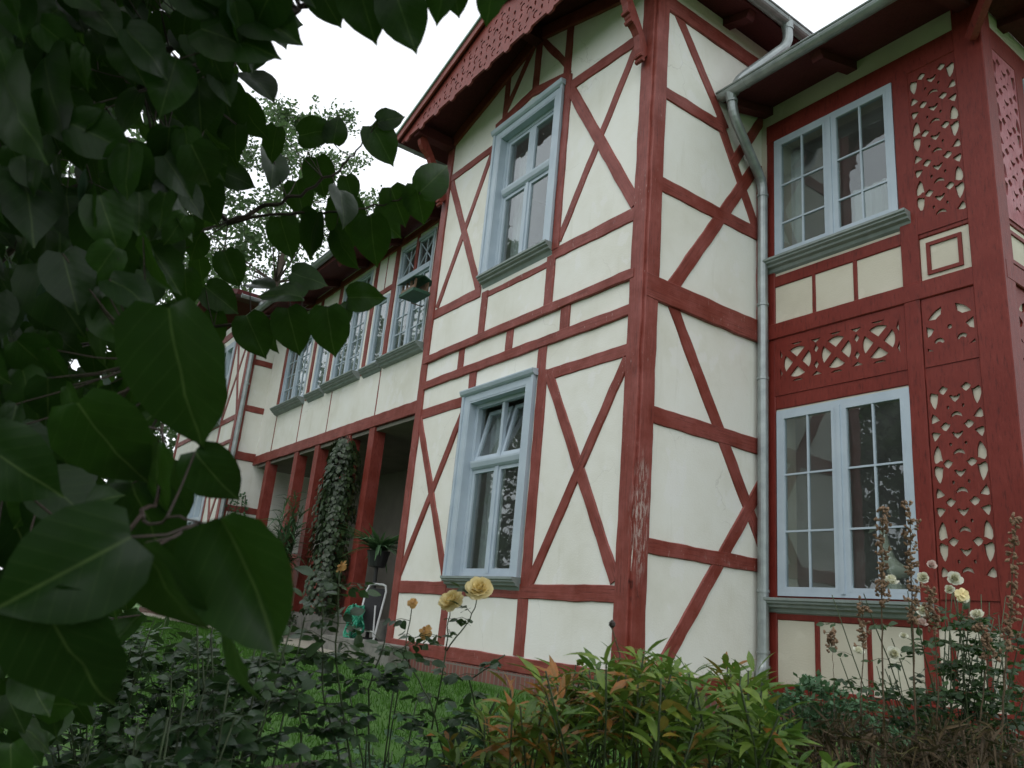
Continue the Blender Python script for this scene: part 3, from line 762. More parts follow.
# carved brackets under the gable overhang
def bracket(x, y_wall, z0, dy, hz):
    b = MB(); pts = []; k = 14
    out = []
    for i in range(k+1):
        t = i/k; y = y_wall - dy*t**1.25; z = z0 + hz*t
        bumpv = .018*math.sin(t*math.pi*5)
        out.append((y, z, bumpv))
    w = .045
    for i in range(k):
        (ya, za, ba), (yb, zb, bb) = out[i], out[i+1]
        th = .075
        b.quad_box([(x-w, ya-th*.2-ba, za-th-ba), (x+w, ya-th*.2-ba, za-th-ba), (x+w, ya+th*.7, za+th*.35), (x-w, ya+th*.7, za+th*.35),
                    (x-w, yb-th*.2-bb, zb-th-bb), (x+w, yb-th*.2-bb, zb-th-bb), (x+w, yb+th*.7, zb+th*.35), (x-w, yb+th*.7, zb+th*.35)])
    for t in (0, .06, .45, .55):
        y = y_wall - dy*t**1.25 - .03; z = z0 + hz*t - .085
        b.tube([(x-.055, y, z), (x+.055, y, z)], .026, 8)
    b.build('bracket', REDB, house)
bracket(-5.36, 4.93, 6.02, .50, .90); bracket(-9.62, 4.93, 6.02, .50, .90)

# ------------------------------------------------------------------ gutters and downpipes
def gutter(p, q, r, nrm):
    b = MB(); p = Vector(p); q = Vector(q); nrm = Vector(nrm); L = (q-p).length; k = 10; th = .004
    for seg in range(k):
        a0 = math.pi*(1 + seg/k); a1 = math.pi*(1 + (seg+1)/k)
        c = lambda a, rr, e: e + nrm*(math.cos(a)*rr) + Vector((0,0,1))*(math.sin(a)*rr)
        b.quad_box([c(a0,r,p), c(a1,r,p), c(a1,r-th,p), c(a0,r-th,p), c(a0,r,q), c(a1,r,q), c(a1,r-th,q), c(a0,r-th,q)])
    b.tube([p + nrm*(r+.004), q + nrm*(r+.004)], .011, 6)
    b.tube([p, p + (q-p).normalized()*.004], r*.96, 16); 
    t = .35
    d = (q-p).normalized()
    while t < L:
        for seg in range(k):
            a0 = math.pi*(1 + seg/k); a1 = math.pi*(1 + (seg+1)/k); e0 = p + d*t; e1 = p + d*(t+.02)
            b.quad_box([c(a0,r+.004,e0), c(a1,r+.004,e0), c(a1,r,e0), c(a0,r,e0), c(a0,r+.004,e1), c(a1,r+.004,e1), c(a1,r,e1), c(a0,r,e1)])
        t += .95
    b.build('gutter', ZINC, house)
gutter((-4.72, 4.28, 7.03), (-4.72, 11.5, 7.03), .075, (1, 0, 0))
gutter((-10.18, 4.30, 7.03), (-10.18, 6.0, 7.03), .07, (-1, 0, 0))
gutter((-5.20, 6.02, 5.965), (-2.02, 6.02, 5.965), .075, (0, -1, 0))
gutter((-19.0, 4.90, 6.64), (-10.1, 4.90, 6.64), .07, (0, -1, 0))
gutter((-18.55, 4.5, 6.98), (-18.55, 9, 6.98), .06, (1, 0, 0))
def pipe(pts, r, collars=(), mat=ZINC):
    b = MB(); P = [Vector(p) for p in pts]; out = [P[0]]
    for i in range(1, len(P)-1):
        a, c, d = P[i-1], P[i], P[i+1]; e = min((c-a).length, (d-c).length, .26)*.45
        p0 = c + (a-c).normalized()*e; p2 = c + (d-c).normalized()*e
        for t in (0, .25, .5, .75, 1): out.append(p0*(1-t)**2 + c*2*t*(1-t) + p2*t*t)
    out.append(P[-1]); b.tube(out, r, 14)
    for c in collars:
        c = Vector(c[:3]); b.tube([c, c - Vector((0, 0, .03))], r + .008, 14); 
    b.build('downpipe', ZINC, house, smooth=False)
    me = bpy.data.objects[-1] if False else None
pipe([(-4.72, 6.60, 6.98), (-4.72, 6.62, 6.72), (-5.02, 6.10, 6.12), (-5.02, 6.04, 5.93)], .058, [(-4.72, 6.61, 6.94)])
pipe([(-5.06, 6.04, 5.92), (-5.06, 6.08, 5.66), (-5.145, 6.70, 5.10), (-5.145, 6.70, -.18), (-5.10, 6.58, -.30)], .056,
     [(-5.06, 6.05, 5.85), (-5.145, 6.70, 4.95), (-5.145, 6.70, 3.6), (-5.145, 6.70, 2.75), (-5.145, 6.70, .55), (-5.145, 6.70, -.02), (-5.145, 6.70, -.16)])
pipe([(-18.55, 5.0, 6.95), (-18.6, 5.0, 6.6), (-18.98, 5.12, 6.1), (-18.98, 5.14, -.4)], .055, [(-18.98, 5.14, 3), (-18.98, 5.14, 5)])
# spout cone at the gutter outlets
b = MB(); b.tube([(-4.72, 6.60, 7.0), (-4.72, 6.60, 6.90)], [.075, .052], 12); b.build('gutter_outlet', ZINC, house)
b = MB(); b.tube([(-5.06, 6.03, 5.93), (-5.06, 6.04, 5.83)], [.075, .052], 12); b.build('gutter_outlet', ZINC, house)

# brick plinths
for nm, (x0, x1, y0, y1) in enumerate(((-9.70, BX + .03, AY - .035, 9), (BX - .2, DX + .03, CY - .03, 11), (-25.3, FX + .03, FY - .03, 9))):
    b = MB(); b.xbox(x0, x1, y0, y1, -1.2, -.462); b.build('brick_plinth', BRICK, house)

# ------------------------------------------------------------------ ground
def grid_sheet(x0, x1, y0, y1, nx, ny, name, mat, dz=0.0, kind='structure'):
    b = MB()
    for j in range(ny+1):
        for i in range(nx+1):
            x = x0 + (x1-x0)*i/nx; y = y0 + (y1-y0)*j/ny; b.v.append((x, y, gz(x, y) + dz))
    for j in range(ny):
        for i in range(nx): a = j*(nx+1)+i; b.f.append((a, a+1, a+nx+2, a+nx+1))
    o = b.build(name, mat, recalc=False, smooth=True); tag(o, kind=kind); return o
def m_ground():
    mt, nt, N, Lk, P = new_mat('lawn'); v = texco(N, Lk)
    c = ramp(N, Lk, nz(N, Lk, 2, 8, v, .7), [(.3, (.030, .085, .010)), (.55, (.048, .125, .014)), (.75, (.07, .15, .022))])
    Lk.new(c, P.inputs['Base Color']); P.inputs['Roughness'].default_value = .9; bump(N, Lk, P, nz(N, Lk, 60, 5, v), .8, .03); return mt
def m_soil():
    mt, nt, N, Lk, P = new_mat('soil'); v = texco(N, Lk)
    c = ramp(N, Lk, nz(N, Lk, 7, 9, v, .7), [(.3, (.022, .016, .011)), (.7, (.06, .045, .03))])
    Lk.new(c, P.inputs['Base Color']); P.inputs['Roughness'].default_value = .95; bump(N, Lk, P, nz(N, Lk, 30, 6, v), .9, .04); return mt
grid_sheet(-32, 6, -8, 12, 150, 90, 'lawn', m_ground())
b = MB()
S = 700
for x0, x1, y0, y1 in ((-S, -31.5, -S, S), (5.5, S, -S, S), (-31.5, 5.5, 11.5, S), (-31.5, 5.5, -S, -7.5)): b.face([(x0,y0,-1.25),(x1,y0,-1.25),(x1,y1,-1.25),(x0,y1,-1.25)])
tag(b.build('ground', m_ground(), recalc=False), kind='structure')
SOIL = m_soil()
b = MB()
def bed(x0, x1, y0, y1, nx=30, ny=20):
    s = len(b.v)
    for j in range(ny+1):
        for i in range(nx+1):
            x = x0 + (x1-x0)*i/nx; y = y0 + (y1-y0)*j/ny; b.v.append((x, y, gz(x, y) + .02 + .03*noise.noise(Vector((x*3, y*3, 1)))))
    for j in range(ny):
        for i in range(nx): a = s + j*(nx+1)+i; b.f.append((a, a+1, a+nx+2, a+nx+1))
bed(-5.2, 0.5, .2, 2.3, 50, 26); bed(-3.8, .5, 2.3001, 4.4)
tag(b.build('soil_bed', SOIL, recalc=False, smooth=True), kind='structure')
b = MB(); n = 40
for i in range(n):
    xa = -24 + 14.2*i/n; xb = -24 + 14.2*(i+1)/n
    y0a = 4.55 + .05*math.sin(xa); y0b = 4.55 + .05*math.sin(xb)
    b.face([(xa, y0a, gz(xa, y0a)+.03), (xb, y0b, gz(xb, y0b)+.03), (xb, 5.62, -.575), (xa, 5.62, -.575)])
tag(b.build('path', m_simple('gravel_path', (.36, .34, .28), (.26, .24, .19), .95, 30, .5), recalc=False), kind='structure')

# ------------------------------------------------------------------ foliage materials and leaf templates
LILAC = m_leaf('lilac_leaf', (.008, .028, .004), (.026, .078, .007), (.065, .10, .105), .42, .34, .20, .22)
ROSEL = m_leaf('rose_leaf', (.010, .034, .010), (.036, .085, .020), (.05, .09, .045), .42, .42, .18, .12)
PEONY = m_leaf('peony_leaf', (.055, .14, .014), (.21, .31, .035), (.10, .17, .05), .42, .4, .28, .3, (.42, .15, .03), .72)
FERNL = m_leaf('feathery_leaf', (.05, .12, .055), (.10, .20, .105), (.09, .16, .09), .55, .3, .25, .1)
IVYL = m_leaf('ivy_leaf', (.012, .028, .010), (.030, .060, .018), (.04, .06, .03), .45, .5, .08, .3)
FARL = m_leaf('far_leaf', (.055, .10, .045), (.12, .18, .085), (.11, .15, .09), .6, .3, .40, 0)
DRYL = m_leaf('withered_leaf', (.012, .008, .006), (.11, .07, .038), (.08, .055, .035), .8, .2, .1, .2, (.20, .19, .07), .93)
HEARTT = {'c': (-1, -.62, -.3, 0, .3, .62, 1), 'wav': .075, 'r': [(0, .03, -.02), (.03, .20, -.10), (.12, .34, -.07), (.26, .41, -.01), (.42, .405, .0), (.58, .35, 0), (.72, .26, 0), (.84, .145, 0), (.93, .045, 0), (1.0, .004, 0)]}
HEARTS = {'c': (-1, -.5, 0, .5, 1), 'wav': .06, 'r': [(0, .05, -.04), (.10, .32, -.07), (.30, .41, 0), (.52, .37, 0), (.74, .24, 0), (.90, .07, 0), (1.0, .004, 0)]}
OVAL = {'c': (-1, -.5, 0, .5, 1), 'wav': .03, 'r': [(0, .01, 0), (.12, .20, 0), (.32, .33, 0), (.55, .33, 0), (.78, .20, 0), (.92, .08, 0), (1, .004, 0)]}
OVALS = {'c': (-1, 0, 1), 'wav': .02, 'r': [(0, .02, 0), (.25, .30, 0), (.6, .30, 0), (1, .01, 0)]}
LANCE = {'c': (-1, 0, 1), 'wav': .02, 'r': [(0, .015, 0), (.15, .075, 0), (.38, .118, 0), (.60, .108, 0), (.82, .052, 0), (1, .004, 0)]}
STRAP = {'c': (-1, 0, 1), 'wav': .05, 'r': [(0, .03, 0), (.25, .045, 0), (.5, .045, 0), (.75, .03, 0), (1, .004, 0)]}
SIMP = {'c': (-1, 1), 'wav': 0, 'r': [(0, .02, 0), (.5, .34, 0), (1, .01, 0)]}
def rv(a=1.0): 
    v = Vector((random.gauss(0,1), random.gauss(0,1), random.gauss(0,1))); return v.normalized()*a

# ------------------------------------------------------------------ lilac in the near left
lil = thing('lilac_bush', 'dark heart-leaved bush close by, its leaves and twigs filling the left of the view', 'bush', (-1.9, -.75, -1.08))
br = MB(); twigpts = []
def branch(px, r0, r1):
    """px: list of (x, y, depth)"""
    P = [at(*p) for p in px]; out = []
    for i in range(len(P)-1):
        for k in range(6):
            t = k/6; p = P[i].lerp(P[i+1], t) + rv(.006); out.append(p)
    out.append(P[-1]); n = len(out)
    br.tube(out, [r0 + (r1-r0)*i/(n-1) for i in range(n)], 6); twigpts.extend(out)
base = Vector((-1.9, -.75, -1.08))
stems = [[(-1.9, -.75, -1.1), (-2.1, -.62, -.2), (-2.3, -.45, .6), (-2.5, -.2, 1.6)], [(-1.85, -.7, -1.1), (-1.8, -.6, -.3), (-1.75, -.4, .5), (-1.7, -.15, 1.3)],
         [(-1.95, -.8, -1.1), (-2.3, -.9, 0), (-2.7, -.8, 1.2), (-3, -.6, 2.2)], [(-1.9, -.72, -1.1), (-1.5, -.55, -.4), (-1.25, -.4, 0.1), (-1.1, -.25, .6)]]
for st in stems:
    P = [Vector(p) for p in st]; out = []
    for i in range(3):
        for k in range(8): out.append(P[i].lerp(P[i+1], k/8) + rv(.012))
    out.append(P[-1]); n = len(out); br.tube(out, [.035 - .022*i/n for i in range(n)], 8); twigpts.extend(out)
branch([(-60, 250, 2.2), (60, 130, 2.1), (130, 60, 2.0), (260, 20, 1.6), (420, -20, 1.2)], .012, .004)
branch([(-40, 360, 2.3), (40, 120, 2.2), (120, 75, 2.2)], .010, .004)
branch([(-40, 300, 2.2), (70, 190, 2.1), (160, 150, 2.1), (228, 222, 2.0), (262, 208, 2.0), (300, 195, 2.0), (345, 165, 2.0), (362, 143, 2.0)], .010, .002)
branch([(228, 222, 2.0), (300, 212, 2.0), (345, 214, 2.0), (390, 202, 2.0), (420, 192, 2.0)], .004, .0015)
branch([(-40, 420, 2.2), (60, 350, 2.0), (191, 334, 2.0), (240, 322, 1.95), (300, 308, 1.9), (352, 309, 1.9)], .007, .0015)
branch([(-30, 640, 1.1), (60, 560, 1.0), (140, 520, 1.0), (155, 500, 1.1), (165, 420, 1.15), (150, 360, 1.2)], .004, .0018)
branch([(140, 520, 1.0), (200, 522, .9)], .0022, .0014)
branch([(-30, 200, 1.8), (100, 100, 1.7), (230, 60, 1.5), (300, 10, 1.3)], .008, .003)
lb = MB()
def lleaf(x, y, Lpx, ang, d, tint=None, tilt=0.0, curl=.2, fold=.25, T=HEARTT, roll=0.0, pet=True):
    """leaf centre pixel, length in pixels, direction of its tip in the picture (deg, 0 right, 90 down)"""
    c = at(x, y, d); L = Lpx * d / FPX
    a = R(ang); dv = (CR*math.cos(a) - CU*math.sin(a))*math.cos(tilt) + CF*math.sin(tilt)
    upv = -CF*.9 + Vector((0, 0, .45)) 
    base = c - dv.normalized()*L*.5
    lb.leaf(T, base, dv, upv, L, random.random() if tint is None else tint, curl, fold, roll)
    if pet and twigpts:
        q = min(twigpts, key=lambda p: (p - base).length)
        if (q - base).length < .22:
            mid = base.lerp(q, .5) + Vector((0, 0, -.006)); br.tube([base, mid, q], [.0012, .0014, .0018], 4, cap=False)
KEY = [  # x, y, length, angle, depth, tint, tilt, curl, fold, roll
 (180, 385, 178, 86, .95, .15, .2, .15, .35, .35), (256, 574, 162, 66, .80, .35, .35, -.3, .8, .5), (60, 575, 165, 150, .72, .1, -.5, .2, .3, -.5), (165, 600, 150, 80, .78, .2, .3, .3, .3, .6),
 (75, 660, 170, 70, .75, .0, .3, .1, .3, .3), (230, 665, 100, 82, .85, .3, -.3, .4, .3, 1.1), (150, 530, 110, 75, 1.15, .1, .2, .2, .3, .2), (20, 545, 120, 80, 1.2, .1, .2, .2, .3, .2), (60, 520, 120, 60, 1.25, .1, .2, .2, .3, .2), (165, 500, 90, 100, 1.25, .1, .2, .2, .3, .2), (95, 575, 110, 85, 1.2, .1, .2, .2, .3, .2), (20, 470, 110, 40, .9, .3, .2, .2, .3, .2), (110, 450, 120, 65, 1.05, .5, .3, .3, .2, .3), (70, 500, 90, 30, 1.0, .4, -.2, .3, .3, -.3),
 (150, 480, 100, 110, 1.1, .5, .3, .3, .2, .4), (215, 480, 80, 60, 1.0, .3, .2, .4, .2, .3), (95, 500, 60, 330, 1.0, .8, -.3, .3, .3, -.3),
 (318, 131, 44, 350, 2.0, .5, -.2, .2, .25, .5), (336, 128, 34, 280, 2.0, .45, 0, .2, .2, .2), (383, 145, 48, 60, 2.0, .6, .1, .2, .2, .1), (392, 118, 32, 340, 2.0, .2, .2, .2, .2, .4), (436, 177, 48, 315, 1.9, .8, .1, .5, .5, .6), (420, 205, 44, 80, 2.0, .7, .2, .2, .2, .1),
 (398, 207, 44, 70, 2.0, .55, .1, .3, .2, .2), (320, 178, 44, 80, 2.05, .5, .1, .2, .2, .1), (345, 205, 48, 65, 1.95, .2, -.5, .3, .3, -.8), (275, 168, 48, 70, 2.0, .25, -.5, .3, .3, -.9), (300, 200, 40, 80, 2.1, .6, .2, .2, .2, 0), (350, 190, 30, 75, 2.1, .5, .2, .2, .2, 0),
 (310, 236, 54, 110, 2.0, .35, .2, .2, .3, .4), (286, 238, 46, 75, 2.1, .5, .1, .3, .2, 0), (345, 226, 62, 95, 2.05, .3, .2, .2, .2, .3), (372, 242, 54, 88, 1.95, .55, .1, .3, .3, .2), (388, 225, 40, 40, 2.1, .5, .2, .2, .2, .3), (342, 250, 50, 72, 2.0, .2, -.2, .3, .3, 1.0),
 (310, 278, 40, 15, 1.95, .45, .2, .2, .2, .1), (280, 292, 50, 190, 1.9, .6, -.1, .3, .3, .4), (366, 297, 42, 0, 1.9, .55, -.2, .2, .3, .4), (262, 283, 40, 0, 1.95, .15, -.6, .3, .4, -.5), (256, 338, 52, 70, 1.9, .5, .2, .2, .2, .1), (293, 333, 54, 80, 1.9, .45, .15, .2, .2, .1), (330, 333, 56, 85, 1.85, .55, .1, .25, .2, .1), (346, 313, 22, 60, 1.9, .5, 0, .2, .2, 0),
 (270, 340, 30, 80, 2.0, .3, -.3, .3, .3, .9), (222, 300, 44, 40, 2.0, .4, .2, .2, .2, .2), (215, 330, 40, 100, 2.0, .5, .2, .2, .2, .2), (232, 270, 42, 70, 2.0, .5, .2, .2, .2, 0), (205, 200, 60, 70, 1.8, .3, .2, .2, .2, .2), (238, 178, 40, 20, 2.0, .2, .2, .2, .2, .2), (250, 120, 50, 60, 1.8, .3, .2, .3, .3, .7), (228, 112, 60, 80, 1.7, .4, .2, .2, .2, .1), (262, 85, 50, 40, 1.6, .1, -.4, .2, .4, -.4), (272, 145, 40, 110, 1.9, .7, .2, .2, .2, .2),
 (365, 10, 70, 75, 1.2, .3, .2, .2, .2, .3), (405, 20, 70, 70, 1.2, .35, .1, .2, .2, .2), (328, 5, 50, 60, 1.25, .2, .2, .2, .2, .4), (440, 0, 50, 110, 1.2, .5, .1, .2, .2, .2), (490, 0, 52, 110, 1.2, .6, .1, .2, .2, .3), (270, 20, 80, 30, 1.2, .2, -.2, .2, .4, .2), (240, 40, 90, 15, 1.2, .3, -.1, .2, .3, .1), (300, -20, 60, 60, 1.2, .2, .1, .2, .3, .3), (200, 110, 70, 75, 1.5, .35, .1, .2, .2, 0),
 (395, 10, 60, 90, 1.25, .2, .2, .2, .2, .5), (455, -5, 45, 80, 1.25, .3, .2, .2, .2, .2),
 (45, 95, 110, 80, 1.2, .2, -.4, .3, .2, .7), (10, 110, 120, 75, 1.1, .3, -.4, .3, .2, .8), (30, 200, 90, 60, 1.2, .2, -.4, .3, .2, -.6), (110, 250, 90, 80, 1.3, .5, .2, .2, .2, .1), (150, 190, 80, 80, 1.3, .45, .1, .2, .2, 0), (95, 330, 80, 95, 1.3, .2, -.4, .3, .3, .9), (60, 300, 90, 60, 1.3, .4, .1, .2, .2, 0), (165, 200, 40, 80, 1.3, .2, -.3, .3, .3, -1.0),
]
for k in KEY: lleaf(k[0], k[1], k[2]*(.92 if k[4] > 1.02 else .86), k[3], k[4], k[5] if k[4] > 1.02 else k[5]*.35, k[6], k[7], k[8], HEARTT, k[9])  # nearest leaves get a darker tint, standing in for heavier shade
MASK = [(-260, -200), (235, -200), (290, -40), (300, 15), (255, 55), (232, 95), (240, 140), (212, 175), (205, 225), (205, 285), (180, 325), (150, 400), (135, 440), (140, 480), (130, 540), (125, 600), (110, 690), (60, 740), (0, 790), (-260, 820)]
def inside(x, y, poly):
    c = False; j = len(poly)-1
    for i in range(len(poly)):
        xi, yi = poly[i]; xj, yj = poly[j]
        if (yi > y) != (yj > y) and x < (xj-xi)*(y-yi)/(yj-yi)+xi: c = not c
        j = i
    return c
n = 0
while n < 4200:
    x = random.uniform(-260, 300); y = random.uniform(-200, 810)
    if not inside(x, y, MASK): continue
    d = random.choice([random.uniform(1.15, 2.0), random.uniform(1.8, 3.4), random.uniform(2.2, 4.2)])
    size = random.uniform(.06, .095)
    ang = random.gauss(78, 28)
    lleaf(x, y, size*FPX/d, ang, d, random.random()*.9, random.gauss(.05, .35), random.uniform(.1, .35), random.uniform(.1, .35), HEARTS if d > 1.6 else HEARTT, random.gauss(0, .6), pet=d < 2.2)
    n += 1
for i in range(6500):  # unseen leaves added overhead and behind the camera to shade the bush
    p = Vector((random.uniform(-3.6, .1), random.uniform(-2.4, 1.3), random.uniform(.9, 2.9)))
    q = p.dot(CF); rr = p.length
    if rr < .9: continue
    if q > .05:
        X = 512 + FPX*p.dot(CR)/q; Y = 384 - FPX*p.dot(CU)/q
        if X > -60 and Y > -60: continue
    if p.y > .2 + .5*(p.x + 2) : 
        if random.random() < .3: continue
    lb.leaf(HEARTS, p, Vector((0, 0, -1)) + rv(.9), rv(), random.uniform(.09, .13), random.random()*.8, .2, .2)
branch([(-60, -60, 2.4), (200, -160, 2.2), (500, -260, 1.9)], .02, .008)
# body of the bush away from the lens: more leaves in the volume behind
for i in range(1500):
    p = Vector((random.uniform(-4.2, -1.9), random.uniform(-2.4, .1), random.uniform(-1.0, 3.0)))
    q = p.dot(CF)
    if q > .5:
        X = 512 + FPX*p.dot(CR)/q; Y = 384 - FPX*p.dot(CU)/q
        if not inside(X, Y, MASK): continue
    lb.leaf(HEARTS, p, Vector((0, 0, -1)) + rv(.7), rv(), random.uniform(.07, .10), random.random()*.8, .2, .2)
br.build('branches', TWIG, lil, smooth=True); lb.build('foliage', LILAC, lil)

# ------------------------------------------------------------------ generic shrubs
def shrub(name, label, cat, x, y, h, rad, nstem, nleaf, size, T, mat, group=None, stemmat=STEMG, lean=.5, zlo=.25, tintr=(0, 1), upw=.4, stemr=.005):
    z = gz(x, y); t = thing(name, label, cat, (x, y, z), group); sb = MB(); fb = MB()
    for i in range(nstem):
        a = random.uniform(0, 2*math.pi); r = rad*math.sqrt(random.random()); hh = h*random.uniform(.7, 1.0)
        P = []; n = 9; top = Vector((x + r*math.cos(a), y + r*math.sin(a), z + hh)); root = Vector((x + r*.25*math.cos(a), y + r*.25*math.sin(a), z - .02))
        for k in range(n+1):
            s = k/n; p = root.lerp(top, s); o = math.sin(s*math.pi)*.06; p += Vector((math.cos(a)*-o*lean, math.sin(a)*-o*lean, 0)) + rv(.006); P.append(p)
        sb.tube(P, [stemr*(1-.6*k/n) for k in range(n+1)], 5)
        for k in range(nleaf):
            s = random.uniform(zlo, 1.0); p = P[min(n, int(s*n))].lerp(P[min(n, int(s*n)+1)], random.random())
            d = rv(); d.z = d.z*.5 + random.uniform(-.1, .5)*upw*2; L = size*random.uniform(.65, 1.15)
            off = d.normalized()*random.uniform(.01, .05)
            fb.leaf(T, p + off, d, Vector((0, 0, 1)) + rv(.4), L, random.uniform(*tintr), random.uniform(.1, .4), random.uniform(.1, .3))
    sb.build('stems', stemmat, t, smooth=True); fb.build('foliage', mat, t); return t

# rose blossoms
def m_petal(name, c, c2):
    mt, nt, N, Lk, P = new_mat(name); at_ = N.new('ShaderNodeAttribute'); at_.attribute_name = 'tint'
    cc = ramp(N, Lk, at_.outputs['Fac'], [(0, c2), (1, c)]); Lk.new(cc, P.inputs['Base Color']); P.inputs['Roughness'].default_value = .6; P.inputs['Specular IOR Level'].default_value = .2
    tr = N.new('ShaderNodeBsdfTranslucent'); Lk.new(cc, tr.inputs[0]); ms = N.new('ShaderNodeMixShader'); ms.inputs[0].default_value = .3
    Lk.new(P.outputs[0], ms.inputs[1]); Lk.new(tr.outputs[0], ms.inputs[2]); Lk.new(ms.outputs[0], N['Material Output'].inputs[0]); return mt
PYEL = m_petal('yellow_petal', (.88, .78, .46), (.84, .66, .25)); PORA = m_petal('faded_petal', (.62, .38, .14), (.34, .14, .05)); PWHI = m_petal('white_petal', (.76, .77, .68), (.66, .64, .42)); PPNK = m_petal('pale_pink_petal', (.70, .58, .52), (.55, .40, .35))
PETT = {'c': (-1, -.5, 0, .5, 1), 'wav': .10, 'r': [(0, .12, 0), (.25, .38, 0), (.55, .52, 0), (.8, .46, 0), (.95, .30, 0), (1.02, .12, 0)]}
def blossom(parent, p, size, mat, rings=((6, -.25, .95), (7, .1, 1.0), (7, .45, .92), (7, .8, .8), (6, 1.15, .6)), axis=None):
    fb = MB(); p = Vector(p); ax = (axis or Vector((.35, -.55, .45)) + rv(.35)).normalized(); s = ax.orthogonal().normalized(); c = ax.cross(s)
    for n, el, sc in rings:
        for i in range(n):
            a = 2*math.pi*i/n + el*3 + random.uniform(-.2, .2); e = el + random.uniform(-.15, .15)
            rad = s*math.cos(a) + c*math.sin(a); d = rad*math.cos(e) + ax*math.sin(e)
            fb.leaf(PETT, p + rad*size*.03, d, ax*math.cos(e) - rad*math.sin(e), size*.52*sc*random.uniform(.85, 1.1), max(0, min(1, 1 - el*.5 + random.uniform(-.2, .2))), -.25 + .1*random.random(), .3)
    return fb.build('blossom', mat, parent)
WILT = ((4, -.9, 1.0), (4, -.4, .9), (3, .5, .6))

def rose_cane(P, n, size, sb, fb, mat_t=(0, 1), r0=.004):
    n = int(n*1.6)
    """a cane through P with compound leaves"""
    out = []
    for i in range(len(P)-1):
        for k in range(5): out.append(P[i].lerp(P[i+1], k/5) + rv(.003))
    out.append(P[-1]); m_ = len(out); sb.tube(out, [r0*(1-.5*i/m_) for i in range(m_)], 5)
    for i in range(n):
        j = min(m_-1, 1 + int((m_-2)*random.random()**.65)); p = out[j]; d = rv(); d.z = abs(d.z)*.4; d.normalize(); L = size*random.uniform(1.6, 2.2); e = p + d*L + Vector((0, 0, -.015))
        sb.tube([p, p.lerp(e, .5) + Vector((0, 0, .008)), e], [.0012, .001, .0007], 4, cap=False)
        side = d.cross(Vector((0, 0, 1))).normalized(); tt = random.uniform(*mat_t)
        fb.leaf(OVAL, e, d + rv(.2), Vector((.1, -.3, 1)) + rv(.75), size*random.uniform(.9, 1.25), tt, .3, .2)
        for s_, q in ((1, .75), (-1, .75), (1, .4), (-1, .4)):
            fb.leaf(OVAL, p.lerp(e, q), side*s_ + d*.5 + rv(.45) - Vector((0, 0, .25)), Vector((.1, -.3, 1)) + rv(.75), size*random.uniform(.7, .95), min(1, tt + random.uniform(-.1, .1)), .25, .2)
    return out

# yellow rose
def foot(p, dx=0, dy=0): 
    x, y = p.x + dx, p.y + dy; return Vector((x, y, gz(x, y) - .02))
f1 = at(480, 590, 2.4); f2 = at(452, 603, 2.42)
t = thing('rose_bush', 'rose bush with two open yellow blossoms below the low gable window', 'rose bush', foot(f1, -.02, -.1), 'garden roses')
sb = MB(); fb = MB()
ft = foot(f1, -.02, -.1)
j = at(446, 650, 2.4)
rose_cane([ft, at(425, 768, 2.4), j], 10, .040, sb, fb); rose_cane([j, at(470, 620, 2.4), f1], 3, .034, sb, fb, r0=.0025); rose_cane([j, at(448, 625, 2.41), f2], 1, .03, sb, fb, r0=.0025)
rose_cane([ft, at(385, 768, 2.5), at(400, 680, 2.5), at(412, 606, 2.5)], 9, .042, sb, fb, r0=.003); rose_cane([ft, at(490, 768, 2.4), at(470, 680, 2.4), at(505, 655, 2.4)], 12, .042, sb, fb)
rose_cane([ft, at(445, 760, 2.3), at(430, 700, 2.3), at(400, 650, 2.35), at(423, 632, 2.4)], 9, .04, sb, fb, r0=.003)
sb.build('stems', STEMG, t, smooth=True); fb.build('foliage', ROSEL, t)
blossom(t, f1, .078, PYEL, axis=Vector((.5, -.5, .55))); blossom(t, f2, .074, PYEL, axis=Vector((.1, -.6, .6)))
o = blossom(t, at(413, 602, 2.5), .035, PORA, WILT); tag(o, 'small closed orange bud')
o = blossom(t, at(424, 631, 2.4), .045, PORA, WILT); tag(o, 'withered hanging blossom')
# second rose bush with a faded orange blossom
ft2 = foot(at(350, 700, 2.2))
t = thing('rose_bush', 'tall sparse rose bush with one faded orange blossom in front of the loggia', 'rose bush', ft2, 'garden roses')
sb = MB(); fb = MB()
rose_cane([ft2, at(352, 768, 2.2), at(335, 660, 2.2), at(340, 568, 2.2)], 16, .044, sb, fb); rose_cane([ft2, at(340, 760, 2.2), at(322, 690, 2.2), at(322, 600, 2.2)], 15, .044, sb, fb)
rose_cane([ft2, at(370, 768, 2.3), at(368, 690, 2.3), at(385, 640, 2.3)], 14, .044, sb, fb); rose_cane([ft2, at(300, 768, 2.1), at(300, 700, 2.1), at(283, 655, 2.1)], 12, .046, sb, fb)
sb.build('stems', STEMG, t, smooth=True); fb.build('foliage', ROSEL, t); blossom(t, at(341, 566, 2.2), .036, PORA, WILT)
